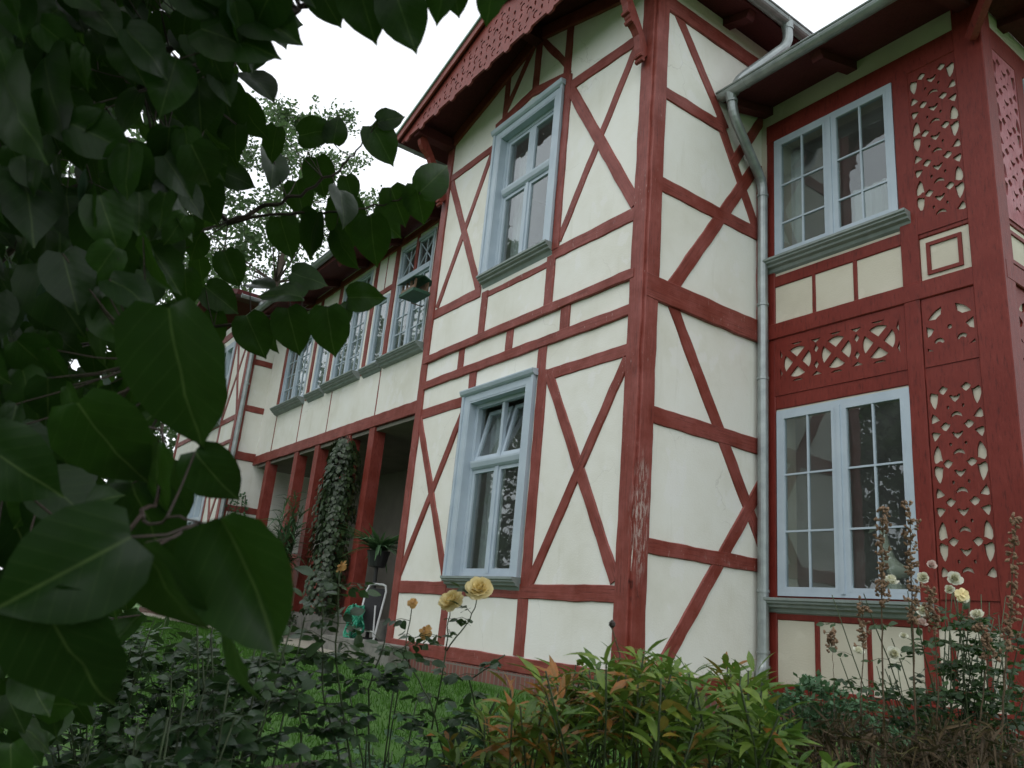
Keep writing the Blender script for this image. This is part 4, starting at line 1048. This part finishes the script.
# darker bushes lower left
for (px, py, d, top, lab) in ((255, 700, 2.0, 605, 'dark leafy rose bush without blossoms beside the hanging lilac leaves'), (195, 730, 1.7, 660, 'low dark leafy bush under the hanging lilac leaves at lower left'), (120, 760, 1.6, 715, 'low green bush at the bottom left corner below the lilac')):
    c = at(px, py, d); fz = foot(c); t = thing('rose_bush' if px > 200 else 'leafy_bush', lab, 'bush', fz); sb = MB(); fb = MB()
    for i in range(9):
        x2 = px + random.uniform(-60, 50); tp = at(x2, top + random.uniform(0, 60), d + random.uniform(-.15, .3))
        rose_cane([fz + rv(.05)*.5, fz.lerp(tp, .5) + rv(.05), tp], 11, .042, sb, fb)
    sb.build('stems', STEMG, t, smooth=True); fb.build('foliage', ROSEL, t)
for (px, py, d, rad, h_, lab) in ((120, 700, 4.2, .75, 1.0, 'dark leafy shrub on the lawn, mostly hidden behind the big lilac leaves'), (215, 690, 4.6, .55, .80, 'dark leafy shrub behind the hanging grey-green lilac leaf at lower left')):
    c = at(px, py, d); sh = shrub('leafy_bush', lab, 'bush', c.x, c.y, h_, rad, 26, 60, .07, OVAL, ROSEL, None, zlo=.1)
# low leafy undergrowth between the roses and lawn
t = thing('leafy_bush', 'low grey-green leafy plant between the rose canes at the bottom of the picture', 'bush', foot(at(400, 768, 2.6))); sb = MB(); fb = MB(); ft = foot(at(400, 768, 2.6))
for i in range(16):
    tp = at(random.uniform(330, 520), random.uniform(690, 765), random.uniform(2.3, 2.9)); rose_cane([ft + rv(.08)*.6, ft.lerp(tp, .6) + rv(.04), tp], 8, .032, sb, fb, (.3, 1))
sb.build('stems', STEMG, t, smooth=True); fb.build('foliage', FERNL, t)

# ------------------------------------------------------------------ peonies turning orange
def peony(cx, d, prof, n, label):
    base = foot(at(cx, 720, d)); t = thing('peony', label, 'peony', base, 'peonies in the flower bed'); sb = MB(); fb = MB()
    for i in range(n):
        dd = d + random.uniform(-.45, .5); x = cx + random.gauss(0, 62); x = max(cx-95, min(cx+120, x)); topy = prof(x) + abs(random.gauss(0, 50)) + 14
        tp = at(x, topy, dd); rt = base + Vector((random.uniform(-.14, .14), random.uniform(-.14, .14), 0)); P = [rt.lerp(tp, k/6) + rv(.008) + Vector((0, 0, .05*math.sin(k/6*3.14))) for k in range(7)]
        sb.tube(P, [.0045*(1-.5*k/6) for k in range(7)], 5); tt = random.random()**1.0; 
        for w in range(random.randint(13, 19)):
            a = random.uniform(0, 6.28); u_ = random.uniform(-.1, 1.5); q = P[-1].lerp(P[-2], random.random()*1.3)
            dv = Vector((math.cos(a), math.sin(a), u_)); 
            fb.leaf(LANCE, q + dv.normalized()*.015, dv, Vector((0, 0, 1)) + rv(.5), random.uniform(.055, .10), min(1, max(0, tt*.84 + random.uniform(-.14, .28))), random.uniform(.1, .5), random.uniform(.15, .45))
    sb.build('stems', STEMG, t, smooth=True); fb.build('foliage', PEONY, t); return t
def prof(x):
    pts = [(440, 720), (480, 690), (520, 672), (560, 650), (600, 645), (640, 640), (690, 652), (740, 645), (780, 672), (810, 715), (850, 760), (900, 780)]
    for (a, b_), (c, e) in zip(pts, pts[1:]):
        if a <= x <= c: return b_ + (e-b_)*(x-a)/(c-a)
    return 740
peony(540, 2.35, prof, 52, 'leftmost peony clump, orange-tinged leaves, in front of the brick plinth of the gable')
peony(640, 2.2, prof, 58, 'middle peony clump, its leaves tallest, in front of the red corner post')
peony(745, 2.3, prof, 50, 'rightmost peony clump, mostly green, in front of the foot of the downpipe')
# seed head stalk standing out of the peonies
p = at(612, 628, 2.2); ft = foot(p, .02, .02); t = thing('dried_flower_stalk', 'thin dry stalk with a dark seed head above the peonies, before the red corner post', 'dried stalk', ft, 'dried flower stalks')
b = MB(); b.tube([ft, ft.lerp(p, .5) + Vector((.02, 0, 0)), at(620, 655, 2.2), p], .0022, 5); b.build('stem', DRYST, t)
b = MB(); 
b.tube([p, p + Vector((0, 0, .006)), p + Vector((0, 0, .014)), p + Vector((0, 0, .022))], [.003, .009, .009, .002], 8)
b.build('seed_head', m_simple('dark_seed', (.03, .02, .015)), t)
# fresh pale buds low in the peonies
# ------------------------------------------------------------------ feathery plant by the plinth
def feathery(cx, cy, d, label, n=60, spread=75):
    base = foot(at(cx, cy, d)); t = thing('feathery_plant', label, 'plant', base); sb = MB(); fb = MB()
    for i in range(n):
        x = cx + random.gauss(0, spread*.5); y = cy - 45 + abs(x-cx)*.6 + abs(random.gauss(0, 22)); tp = at(x, y, d + random.uniform(-.25, .25)); P = [base.lerp(tp, k/8) + rv(.006) for k in range(9)]
        sb.tube(P, .0025, 4)
        for k in range(3, 9):
            for s_ in range(7):
                dv = rv(); dv.z = abs(dv.z)*.5; L = random.uniform(.05, .09); q = P[k]
                e = q + dv*L; sb.tube([q, e], .0008, 3, cap=False)
                for w in range(5): fb.leaf(SIMP, q.lerp(e, .3 + w*.16), dv + rv(.9), Vector((0, 0, 1)) + rv(.3), random.uniform(.018, .034), random.random(), 0, 0)
    sb.build('stems', STEMG, t); fb.build('foliage', FERNL, t)
feathery(818, 722, 3.2, 'feathery blue-green plant at the foot of the cream panels, left of the withered stalks')
# ------------------------------------------------------------------ white rose bush
wb = foot(at(960, 640, 3.5)); t = thing('rose_bush', 'rose bush with small white blossoms in front of the carved red panel', 'rose bush', wb, 'garden roses'); sb = MB(); fb = MB()
for i in range(85):
    tp = at(random.gauss(955, 58), random.uniform(585, 740), random.uniform(3.2, 3.8)); rose_cane([wb + rv(.06)*.8, wb.lerp(tp, .55) + rv(.08), tp], 11, .036, sb, fb)
sb.build('stems', STEMG, t, smooth=True); fb.build('foliage', ROSEL, t)
for (x, y, s) in ((931, 566, 10), (923, 578, 12), (954, 579, 14), (890, 583, 15), (963, 603, 12), (978, 616, 13), (924, 611, 13), (921, 624, 11), (893, 655, 14), (858, 653, 11), (950, 590, 10), (904, 637, 8)):
    d = 3.15; blossom(t, at(x, y, d), s*1.05*d/FPX, random.choice([PWHI, PWHI, PPNK]) if s < 12 else PWHI, ((5, .35, 1), (5, .85, .95), (5, 1.2, .85), (3, 1.45, .7)))
p = at(963, 594, 3.1); o = blossom(t, p, .06, PYEL, WILT); tag(o, 'yellowing faded blossom')
# rose at the far right edge
sp = MB()
# ------------------------------------------------------------------ dried stalks with pods
def stalk(pts, d, pod0, npod, label, r=.0042, pod=.011, spread=.026):
    P = [at(x, y, d) for x, y in pts]; ft = foot(P[0], .03, .02); t = thing('dried_flower_stalk', label, 'dried stalk', ft, 'dried flower stalks')
    path = [ft] + P; out = []
    for i in range(len(path)-1):
        for k in range(8): out.append(path[i].lerp(path[i+1], k/8) + rv(.002))
    out.append(path[-1]); n = len(out); b = MB(); b.tube(out, [r*(1 - .6*i/n) for i in range(n)], 6); 
    pb = MB(); i0 = int(n*pod0)
    for k in range(npod):
        i = i0 + int((n - i0)*(k + random.random()*.9)/npod); i = min(i, n-1); p = out[i]; dv = rv(); e = p + dv*random.uniform(.3, 1)*spread; b.tube([p, e], .0009, 3, cap=False)
        for w in range(2):
            q = e + rv(.006); ax = (rv(.8) + Vector((0, 0, .5))).normalized()*pod*random.uniform(.8, 1.7); pb.tube([q - ax*.5, q - ax*.15, q + ax*.3, q + ax*.6], [.001, pod*.42, pod*.34, .001], 6)
    b.build('stem', DRYST, t); pb.build('seed_pods', POD, t)
stalk([(885, 768), (882, 660), (882, 585), (883, 510)], 2.6, .68, 80, 'tall dried stalk with brown pods, left one of the two before the low right window')
stalk([(918, 768), (914, 680), (912, 600), (909, 508)], 2.55, .68, 85, 'tall dried stalk with brown pods, right one of the two before the low right window')
stalk([(860, 768), (861, 690), (864, 640), (862, 602)], 2.7, .72, 34, 'shorter dried stalk with sparse pods before the cream panels under the window', .003)
stalk([(935, 768), (938, 690), (934, 620), (930, 590)], 2.6, .70, 45, 'dried stalk with brown pods rising among the white roses', .0035)
stalk([(1000, 768), (1004, 690), (1010, 620), (1016, 520)], 2.4, .66, 70, 'tall dried stalk with brown pods at the right edge of the picture')
stalk([(835, 768), (834, 700), (833, 660), (831, 632)], 2.8, .86, 24, 'thinnest dried stalk, almost bare, before the left cream panel under the window', .0018)
stalk([(975, 768), (982, 700), (990, 650), (978, 622)], 2.5, .72, 35, 'bent dried stalk with pods right of the white roses', .003)
# withered clump at the bottom right
def withered(cx, d, n, label):
    base = foot(at(cx, 760, d)); t = thing('withered_perennial', label, 'plant', base, 'withered perennials'); sb = MB(); fb = MB()
    for i in range(n):
        x = cx + random.uniform(-85, 85); y = 724 + abs(random.gauss(0, 30)) + abs(x - cx)*.18; tp = at(x, y, d + random.uniform(-.25, .3)); P = [base.lerp(tp, k/5) + rv(.012) for k in range(6)]; sb.tube(P, .0025, 4)
        for k in range(44):
            q = P[random.randint(3, 5)] + rv(random.uniform(0, .05)); fb.leaf(random.choice([LANCE, LANCE, STRAP]), q, Vector((0, 0, random.uniform(-1.1, .5))) + rv(.9), rv(), random.uniform(.016, .042), random.random()**1.3, random.uniform(-1.5, 2.5), random.uniform(.4, 2.2))
    sb.build('stems', DRYST, t); fb.build('foliage', DRYL, t)
withered(868, 2.3, 60, 'clump of withered brown leaves at the bottom, left of the two')
withered(985, 2.2, 60, 'clump of withered brown leaves in the bottom right corner')

# ------------------------------------------------------------------ things in front of the loggia
# ivy column on a loggia post
c0 = Vector((-13.05, 5.42, -.1)); t = thing('ivy', 'dark ivy column climbing the red loggia post', 'ivy', c0); sb = MB(); fb = MB()
for i in range(6):
    a = random.uniform(0, 6.28); sb.tube([c0 + Vector((.12*math.cos(a + k*.5), .08*math.sin(a + k*.5), k*.3)) for k in range(11)], .012, 5)
for i in range(2600):
    z = random.uniform(0, 1)**.9*2.95; a = random.uniform(0, 6.28); rr = (.33 + .10*noise.noise(Vector((a, z*1.5, 0)))*1.8) * (1 - .25*abs(z/2.95 - .45)) * (1.0 if z < 2.6 else 1.0 - (z-2.6)*1.2); rr *= random.uniform(.75, 1.22)
    q = c0 + Vector((rr*math.cos(a), rr*.8*math.sin(a), z)); fb.leaf(HEARTS, q, Vector((math.cos(a)*.5, math.sin(a)*.5, -1)) + rv(.4), Vector((math.cos(a), math.sin(a), .3)), random.uniform(.06, .10), random.random(), .2, .2)
sb.build('stems', BARK, t); fb.build('foliage', IVYL, t)
# spider plant in a pot on a stand
p0 = Vector((-11.0, 5.35, .62)); t = thing('potted_plant', 'arching green spider plant in a dark pot on a stand at the loggia opening', 'potted plant', (p0.x, p0.y, -.40))
b = MB(); b.tube([p0 + Vector((0, 0, z)) for z in (0, .02, .22, .24, .24)], [.10, .13, .17, .18, .15], 14); b.build('pot', m_simple('dark_pot', (.03, .03, .035), None, .4), t)
b = MB(); b.tube([(p0.x, p0.y, -.40), (p0.x, p0.y, p0.z)], .03, 8); b.tube([(p0.x, p0.y, -.40), (p0.x, p0.y, -.37)], [.16, .14], 12); b.build('stand', m_simple('dark_iron', (.03, .03, .03), None, .5), t)
fb = MB()
for i in range(110):
    a = random.uniform(0, 6.28); fb.leaf(STRAP, p0 + Vector((.06*math.cos(a), .06*math.sin(a), .24)), Vector((math.cos(a), math.sin(a), random.uniform(.5, 2.2))), Vector((-math.cos(a)*.5, -math.sin(a)*.5, 1)), random.uniform(.35, .62), random.random(), random.uniform(.5, 1.1), .1)
fb.build('foliage', PEONY if False else FERNL, t)
# papyrus-like tall pot plant
p0 = Vector((-14.9, 5.25, -.55)); t = thing('potted_plant', 'tall grassy plant with arching blades before the red parapet, left of the ivy', 'potted plant', p0)
b = MB(); b.tube([p0 + Vector((0, 0, z)) for z in (0, .02, .32, .35)], [.15, .18, .24, .25], 14); b.build('pot', m_simple('clay_pot', (.22, .09, .05)), t)
sb = MB(); fb = MB()
for i in range(26):
    a = random.uniform(0, 6.28); h = random.uniform(1.4, 2.6); tp = p0 + Vector((.35*math.cos(a)*random.random(), .35*math.sin(a)*random.random(), h)); sb.tube([p0 + Vector((0, 0, .3)), p0.lerp(tp, .6) + rv(.03), tp], .006, 4)
    for k in range(16): fb.leaf(STRAP, p0.lerp(tp, random.uniform(.55, 1)), rv() + Vector((0, 0, .7)), Vector((0, 0, 1)) + rv(.3), random.uniform(.25, .45), random.random(), .6, .1)
sb.build('stems', STEMG, t); fb.build('foliage', FERNL, t)
# black reclining garden seat with a white tubular rim
c = Vector((-10.62, 5.22, -.40)); t = thing('folding_garden_chair', 'folded garden chair with black fabric back in a white tube frame, beside the green hose', 'chair', c)
def cm(u, z, n): return (c.x - .22 + u*.8, c.y + u*.55 - n*.93 + z*.15, c.z + z)
b = MB(); b.box(cm, -.14, .14, .14, .72, -.012, .012); b.build('backrest', m_simple('black_fabric', (.015, .015, .018), None, .7), t)
b = MB(); w = .165; b.tube([cm(-w, 0, 0), cm(-w, .68, 0), cm(-w+.03, .76, 0), cm(-w+.08, .78, 0), cm(w-.08, .78, 0), cm(w-.03, .76, 0), cm(w, .68, 0), cm(w, 0, 0)], .016, 8); b.tube([cm(-w, .12, 0), cm(w, .12, 0)], .010, 6)
b.build('frame', m_simple('white_enamel', (.75, .77, .78), (.68, .70, .7), .3), t)
b = MB(); b.tube([cm(-w, .05, .02), cm(-w, .48, .12)], .012, 6); b.build('leg', m_simple('white_enamel_leg', (.75, .77, .78), (.68, .70, .7), .3), t)
b = MB(); b.tube([cm(w, .05, .02), cm(w, .48, .12)], .012, 6); b.build('leg', bpy.data.materials['white_enamel_leg'], t)
# coiled hose
c = Vector((-10.95, 5.10, -.40)); t = thing('garden_hose', 'coiled green garden hose standing on the stone terrace by the loggia', 'hose', c)
b = MB(); pts = []
for i in range(520):
    a = i*.17; rr = .235 + .05*math.sin(i*.031) + .018*math.sin(i*1.3)
    pts.append(c + Vector((rr*math.cos(a)*1.15, -.09 + .17*(i/520) + .03*math.sin(i*.7) - rr*math.cos(a)*.30, .23 + rr*math.sin(a)*.80)))
b.tube(pts, .013, 6); b.build('coil', m_simple('green_hose', (.02, .28, .17), (.015, .20, .11), .4), t)
b = MB(); b.tube([pts[200], pts[200] + Vector((.02, -.02, .10))], .018, 8); b.build('nozzle', m_simple('yellow_plastic', (.55, .45, .05)), t)
# stone trough / step at the corner of the gable
b = MB(); b.xbox(-10.28, -8.95, 4.66, 4.94, -.70, -.37); o = b.build('stone_step', STONE); bv = o.modifiers.new('bevel', 'BEVEL'); bv.width = .012; bv.segments = 2
tag(o, 'low grey stone block on the lawn at the left corner of the gabled bay', 'stone block')
b = MB(); b.xbox(-11.75, -9.72, 4.943, 5.62, -.70, -.40); tag(b.build('terrace', STONE), kind='structure')
# round dark box shrubs before the parapet
def ball(x, y, z, r, h, label, mat=IVYL, n=2200, name='box_shrub', cat='shrub', grp='clipped shrubs before the loggia', sz=.045):
    t = thing(name, label, cat, (x, y, z), grp); b = MB()
    for i in range(5): a = i*1.3; b.tube([(x, y, z), (x + r*.4*math.cos(a), y + r*.4*math.sin(a), z + h*.7)], [.02, .006], 5)
    b.build('stems', BARK, t); fb = MB()
    for i in range(n):
        v = rv(); k = random.uniform(.72, 1.0)*(1 + .16*noise.noise(v*2.2 + Vector((x, y, 0)))); q = Vector((x + v.x*r*k, y + v.y*r*k, z + h*.52 + v.z*h*.5*k))
        fb.leaf(OVALS, q, v + rv(.8), v, sz*random.uniform(.7, 1.2), random.random(), .1, .1)
    fb.build('foliage', mat, t)
ball(-14.2, 4.95, -.58, .50, .62, 'dark rounded shrub before the red parapet, below the ivy', n=1800)
ball(-15.6, 4.9, -.58, .45, .55, 'dark rounded shrub before the parapet, left of the one below the ivy', n=1500)
ball(-18.4, 4.9, -.6, .8, .95, 'light green rounded shrub at the foot of the far downpipe', FERNL, 2600, 'garden_shrub', 'shrub', None, .06)
ball(-10.35, 5.35, -.3, .0001, .0001, 'x') if False else None
# creeper on the far wall
t = thing('wall_creeper', 'thin creeper climbing the far cream wall beyond the loggia', 'climber', (-19.0, 5.45, -.5)); sb = MB(); fb = MB()
for i in range(4):
    y0 = 5.3 + i*.12; P = [Vector((-19.02, y0 + .05*math.sin(k*.9 + i), -.5 + k*.35)) for k in range(9)]; sb.tube(P, .008, 4)
    for k in range(60): q = P[random.randrange(1, 9)].lerp(P[random.randrange(1, 9)], .1) + Vector((.03, random.uniform(-.05, .05), random.uniform(-.2, .2))); fb.leaf(OVALS, q, rv(), Vector((1, 0, 0)), .07, random.random(), .1, .1)
sb.build('stems', BARK, t); fb.build('foliage', FERNL, t)

# dark pot plants and hanging basket in the loggia
c = Vector((-11.0, 6.35, 1.25)); t = thing('hanging_basket', 'dark hanging basket of trailing plants in the shade of the loggia', 'hanging basket', c)
b = MB(); 
for i in range(8): a = i*.785; b.tube([c + Vector((.22*math.cos(a), .22*math.sin(a), .15)), c + Vector((.17*math.cos(a), .17*math.sin(a), .04)), c], .008, 4)
b.tube([c + Vector((.22*math.cos(a*.3927), .22*math.sin(a*.3927), .15)) for a in range(17)], .01, 4); b.build('basket', m_simple('basket_wire', (.02, .02, .02)), t)
b = MB(); 
for a in (0, 2.1, 4.2): b.tube([c + Vector((.22*math.cos(a), .22*math.sin(a), .15)), c + Vector((0, 0, 1.0))], .005, 4)
b.tube([c + Vector((0, 0, 1.0)), (c.x, c.y, 2.98)], .005, 4); b.build('chain', bpy.data.materials['basket_wire'], t)
fb = MB()
for i in range(420): v = rv(); fb.leaf(OVALS, c + Vector((v.x*.26, v.y*.26, .12 + v.z*.16 - abs(v.x)*.08)), v + Vector((0, 0, -.5)), v, .07, random.random(), .2, .1)
fb.build('foliage', IVYL, t)
# white geranium pots on the loggia ledge
for k, (x, z, lab) in enumerate(((-11.25, .55, 'pot of pale flowers in the loggia, left of two beside the gable'), (-10.55, .50, 'pot of pale flowers in the loggia, right of two beside the gable'))):
    c = Vector((x, 6.6, z)); t = thing('potted_plant', lab, 'potted plant', (x, 6.6, -.14)); b = MB(); b.tube([(x, 6.6, -.14), (x, 6.6, -.10), (x, 6.6, z)], [.14, .03, .03], 8); b.build('stand', bpy.data.materials['dark_iron'], t)
    b = MB(); b.tube([c, c + Vector((0, 0, .2))], [.12, .16], 12); b.build('pot', bpy.data.materials['dark_pot'], t); fb = MB()
    for i in range(160): v = rv(); v.z = abs(v.z); fb.leaf(OVALS, c + Vector((0, 0, .2)) + v*.2, v, v, .07, random.random(), .1, .1)
    fb.build('foliage', FERNL, t); fb = MB()
    for i in range(60): v = rv(); v.z = abs(v.z); fb.leaf(OVALS, c + Vector((0, 0, .24)) + v*.23, v + rv(.5), v, .035, random.random(), .1, .1)
    fb.build('blossoms', PWHI, t)

# bird feeder on the wing window
c = Vector((-10.95, 5.34, 4.98)); t = thing('bird_feeder', 'small wooden bird feeder with green base hanging before the nearest upstairs loggia window', 'bird feeder', c)
WOODB = m_simple('weathered_wood', (.20, .12, .07), (.10, .06, .04)); GRB = m_simple('green_board', (.03, .10, .06), (.02, .07, .04))
b = MB(); b.xbox(c.x-.25, c.x+.25, c.y-.16, c.y+.16, c.z-.02, c.z+.03); b.build('base', GRB, t)
b = MB(); b.xbox(c.x-.235, c.x+.235, c.y+.10, c.y+.12, c.z+.03, c.z+.2); 
for dx in (-.21, -.07, .07, .21): b.xbox(c.x+dx-.015, c.x+dx+.015, c.y-.13, c.y-.10, c.z+.03, c.z+.2)
b.xbox(c.x-.235, c.x+.235, c.y-.137, c.y-.12, c.z+.03, c.z+.09); b.build('rail', WOODB, t)
b = MB(); b.quad_box([(c.x-.27, c.y-.2, c.z+.19), (c.x+.27, c.y-.2, c.z+.19), (c.x+.27, c.y, c.z+.27), (c.x-.27, c.y, c.z+.27), (c.x-.27, c.y-.2, c.z+.205), (c.x+.27, c.y-.2, c.z+.205), (c.x+.27, c.y, c.z+.285), (c.x-.27, c.y, c.z+.285)])
b.quad_box([(c.x-.27, c.y+.002, c.z+.27), (c.x+.27, c.y+.002, c.z+.27), (c.x+.27, c.y+.2, c.z+.19), (c.x-.27, c.y+.2, c.z+.19), (c.x-.27, c.y+.002, c.z+.285), (c.x+.27, c.y+.002, c.z+.285), (c.x+.27, c.y+.2, c.z+.205), (c.x-.27, c.y+.2, c.z+.205)]); b.build('roof', GRB, t)
b = MB(); b.tube([(c.x-.3, c.y+.1, c.z-.01), (c.x-.3, 5.66, c.z-.01)], .01, 6); b.tube([(c.x+.3, c.y+.1, c.z-.01), (c.x+.3, 5.66, c.z-.01)], .01, 6); b.build('arm', WOODB, t)

# ornament inside the low right window: a pale curved-neck goose figure
p = Vector((-4.02, 7.13, .62)); t = thing('goose_ornament', 'pale curved-neck bird ornament standing inside the low right window', 'ornament', p)
b = MB(); b.tube([p + Vector(q) for q in ((.18, 0, .12), (.10, 0, .14), (0, 0, .16), (-.07, 0, .26), (-.09, 0, .40), (-.11, 0, .50), (-.15, 0, .56), (-.20, 0, .55), (-.25, 0, .51))], [.012, .05, .085, .065, .042, .036, .038, .026, .006], 12)
b.build('body', m_simple('pale_ceramic', (.60, .62, .50), (.5, .52, .42), .3), t, smooth=True)
b = MB(); b.tube([p + Vector((0, 0, -.02)), p + Vector((0, 0, .04))], [.09, .07], 12); b.build('foot', bpy.data.materials['pale_ceramic'], t)
b = MB(); b.xbox(-5.0, -3.64, 7.03, 7.26, .54, .60); b.build('inner_sill', FRAME, house)

# ------------------------------------------------------------------ trees
def tree(name, label, x, y, z, h, cr, nclump, nleaf, leaf, mat, seed, trunk_r=.2, crown0=.35, sparse=1.0, group='garden trees'):
    random.seed(seed); t = thing(name, label, 'tree', (x, y, z), group); sb = MB(); fb = MB()
    root = Vector((x, y, z)); n = 12; P = [root + Vector((math.sin(k*.5)*.02*k*h/12, math.cos(k*.7)*.02*k*h/12, h*.93*k/n)) for k in range(n+1)]
    sb.tube(P[:-2], [trunk_r*(1-.9*k/n)+.01 for k in range(n-1)], 8)
    for i in range(nclump):
        s = crown0 + (1-crown0)*(i+.5)/nclump; p = P[min(n-1, int(s*n))]; a = random.uniform(0, 6.28)
        prof_ = math.sin(min(1, (s-crown0)/(1-crown0)*.85+.15)*math.pi)**.6; L = cr*prof_*random.uniform(.65, 1.1)
        e = p + Vector((math.cos(a)*L, math.sin(a)*L, L*random.uniform(.1, .6))); mid = p.lerp(e, .5) + Vector((0, 0, .1*L)); sb.tube([p, mid, e], [trunk_r*.25*(1.1-s)+.012, .014, .005], 5)
        for w in range(7):
            q = mid.lerp(e, random.random()) ; f = q + rv(L*.38); sb.tube([q, f], [.008, .003], 3, cap=False)
            for g in range(int(nleaf)):
                k = random.random(); fb.leaf(SIMP, q.lerp(f, k) + rv(leaf*random.uniform(.3, 1.7)*sparse), rv(), rv(), leaf*random.uniform(.7, 1.3), random.random(), 0, 0)
    sb.build('trunk', BARK, t); fb.build('crown', mat, t); return t
tree('garden_tree', 'tall airy tree with small pale leaves against the sky, left of the gable', -33, 9.3, -1.2, 27, 6.0, 88, 34, .19, FARL, 5, .32, .18, 1.5, 'trees beyond the house')
tree('garden_tree', 'airy tree beyond the roof of the loggia wing, lower than its neighbour', -34, 14.3, -1.2, 20.5, 4.6, 46, 32, .19, FARL, 6, .28, .2, 1.5, 'trees beyond the house')
tree('garden_tree', 'tree seen through gaps in the lilac leaves at far left', -38, 4.5, -1.2, 24, 7, 56, 34, .26, FARL, 7, .3, .1, 1.4, 'trees beyond the house')
# trees on the garden side: outside the frame, they show as reflections in the panes
tree('garden_tree', 'leafy garden tree mirrored in the upper gable window panes', -21.5, -3.6, -1.2, 15.0, 4.4, 80, 34, .24, FARL, 8, .25, .15, 1.3, 'garden trees mirrored in the windows')
tree('garden_tree', 'broad garden tree mirrored in the loggia wing windows', -30, -3.5, -1.2, 14, 4.6, 60, 34, .26, FARL, 9, .3, .15, 1.3, 'garden trees mirrored in the windows')
tree('garden_tree', 'dense garden tree mirrored in the low window of the right wing', -11.5, -7.5, -1.2, 8.5, 3.8, 70, 40, .20, FARL, 10, .2, .05, 1.3, 'garden trees mirrored in the windows')
random.seed(77)

# ------------------------------------------------------------------ grass
g = MB()
for i in range(38000):
    x = random.uniform(-21, -4.2); y = random.uniform(1.2, 4.6) if x > -10 else random.uniform(2.2, 4.6)
    z = gz(x, y); a = random.uniform(0, 6.28); w = .006; h = random.uniform(.03, .075); dx, dy = math.cos(a), math.sin(a); lx, ly = random.uniform(-.03, .03), random.uniform(-.03, .03)
    b0 = len(g.v); g.v += [(x-dx*w, y-dy*w, z), (x+dx*w, y+dy*w, z), (x+lx, y+ly, z+h)]; g.f.append((b0, b0+1, b0+2)); g.uv += [(.2, 0), (.2, 0), (.2, .5)]; tt = random.random(); g.t += [tt]*3
tag(g.build('grass', m_leaf('grass_blade', (.035, .11, .010), (.07, .19, .018), (.06, .14, .02), .6, .3, .3, 0)), 'short green lawn grass between the flower bed and the house', 'grass', kind='stuff')
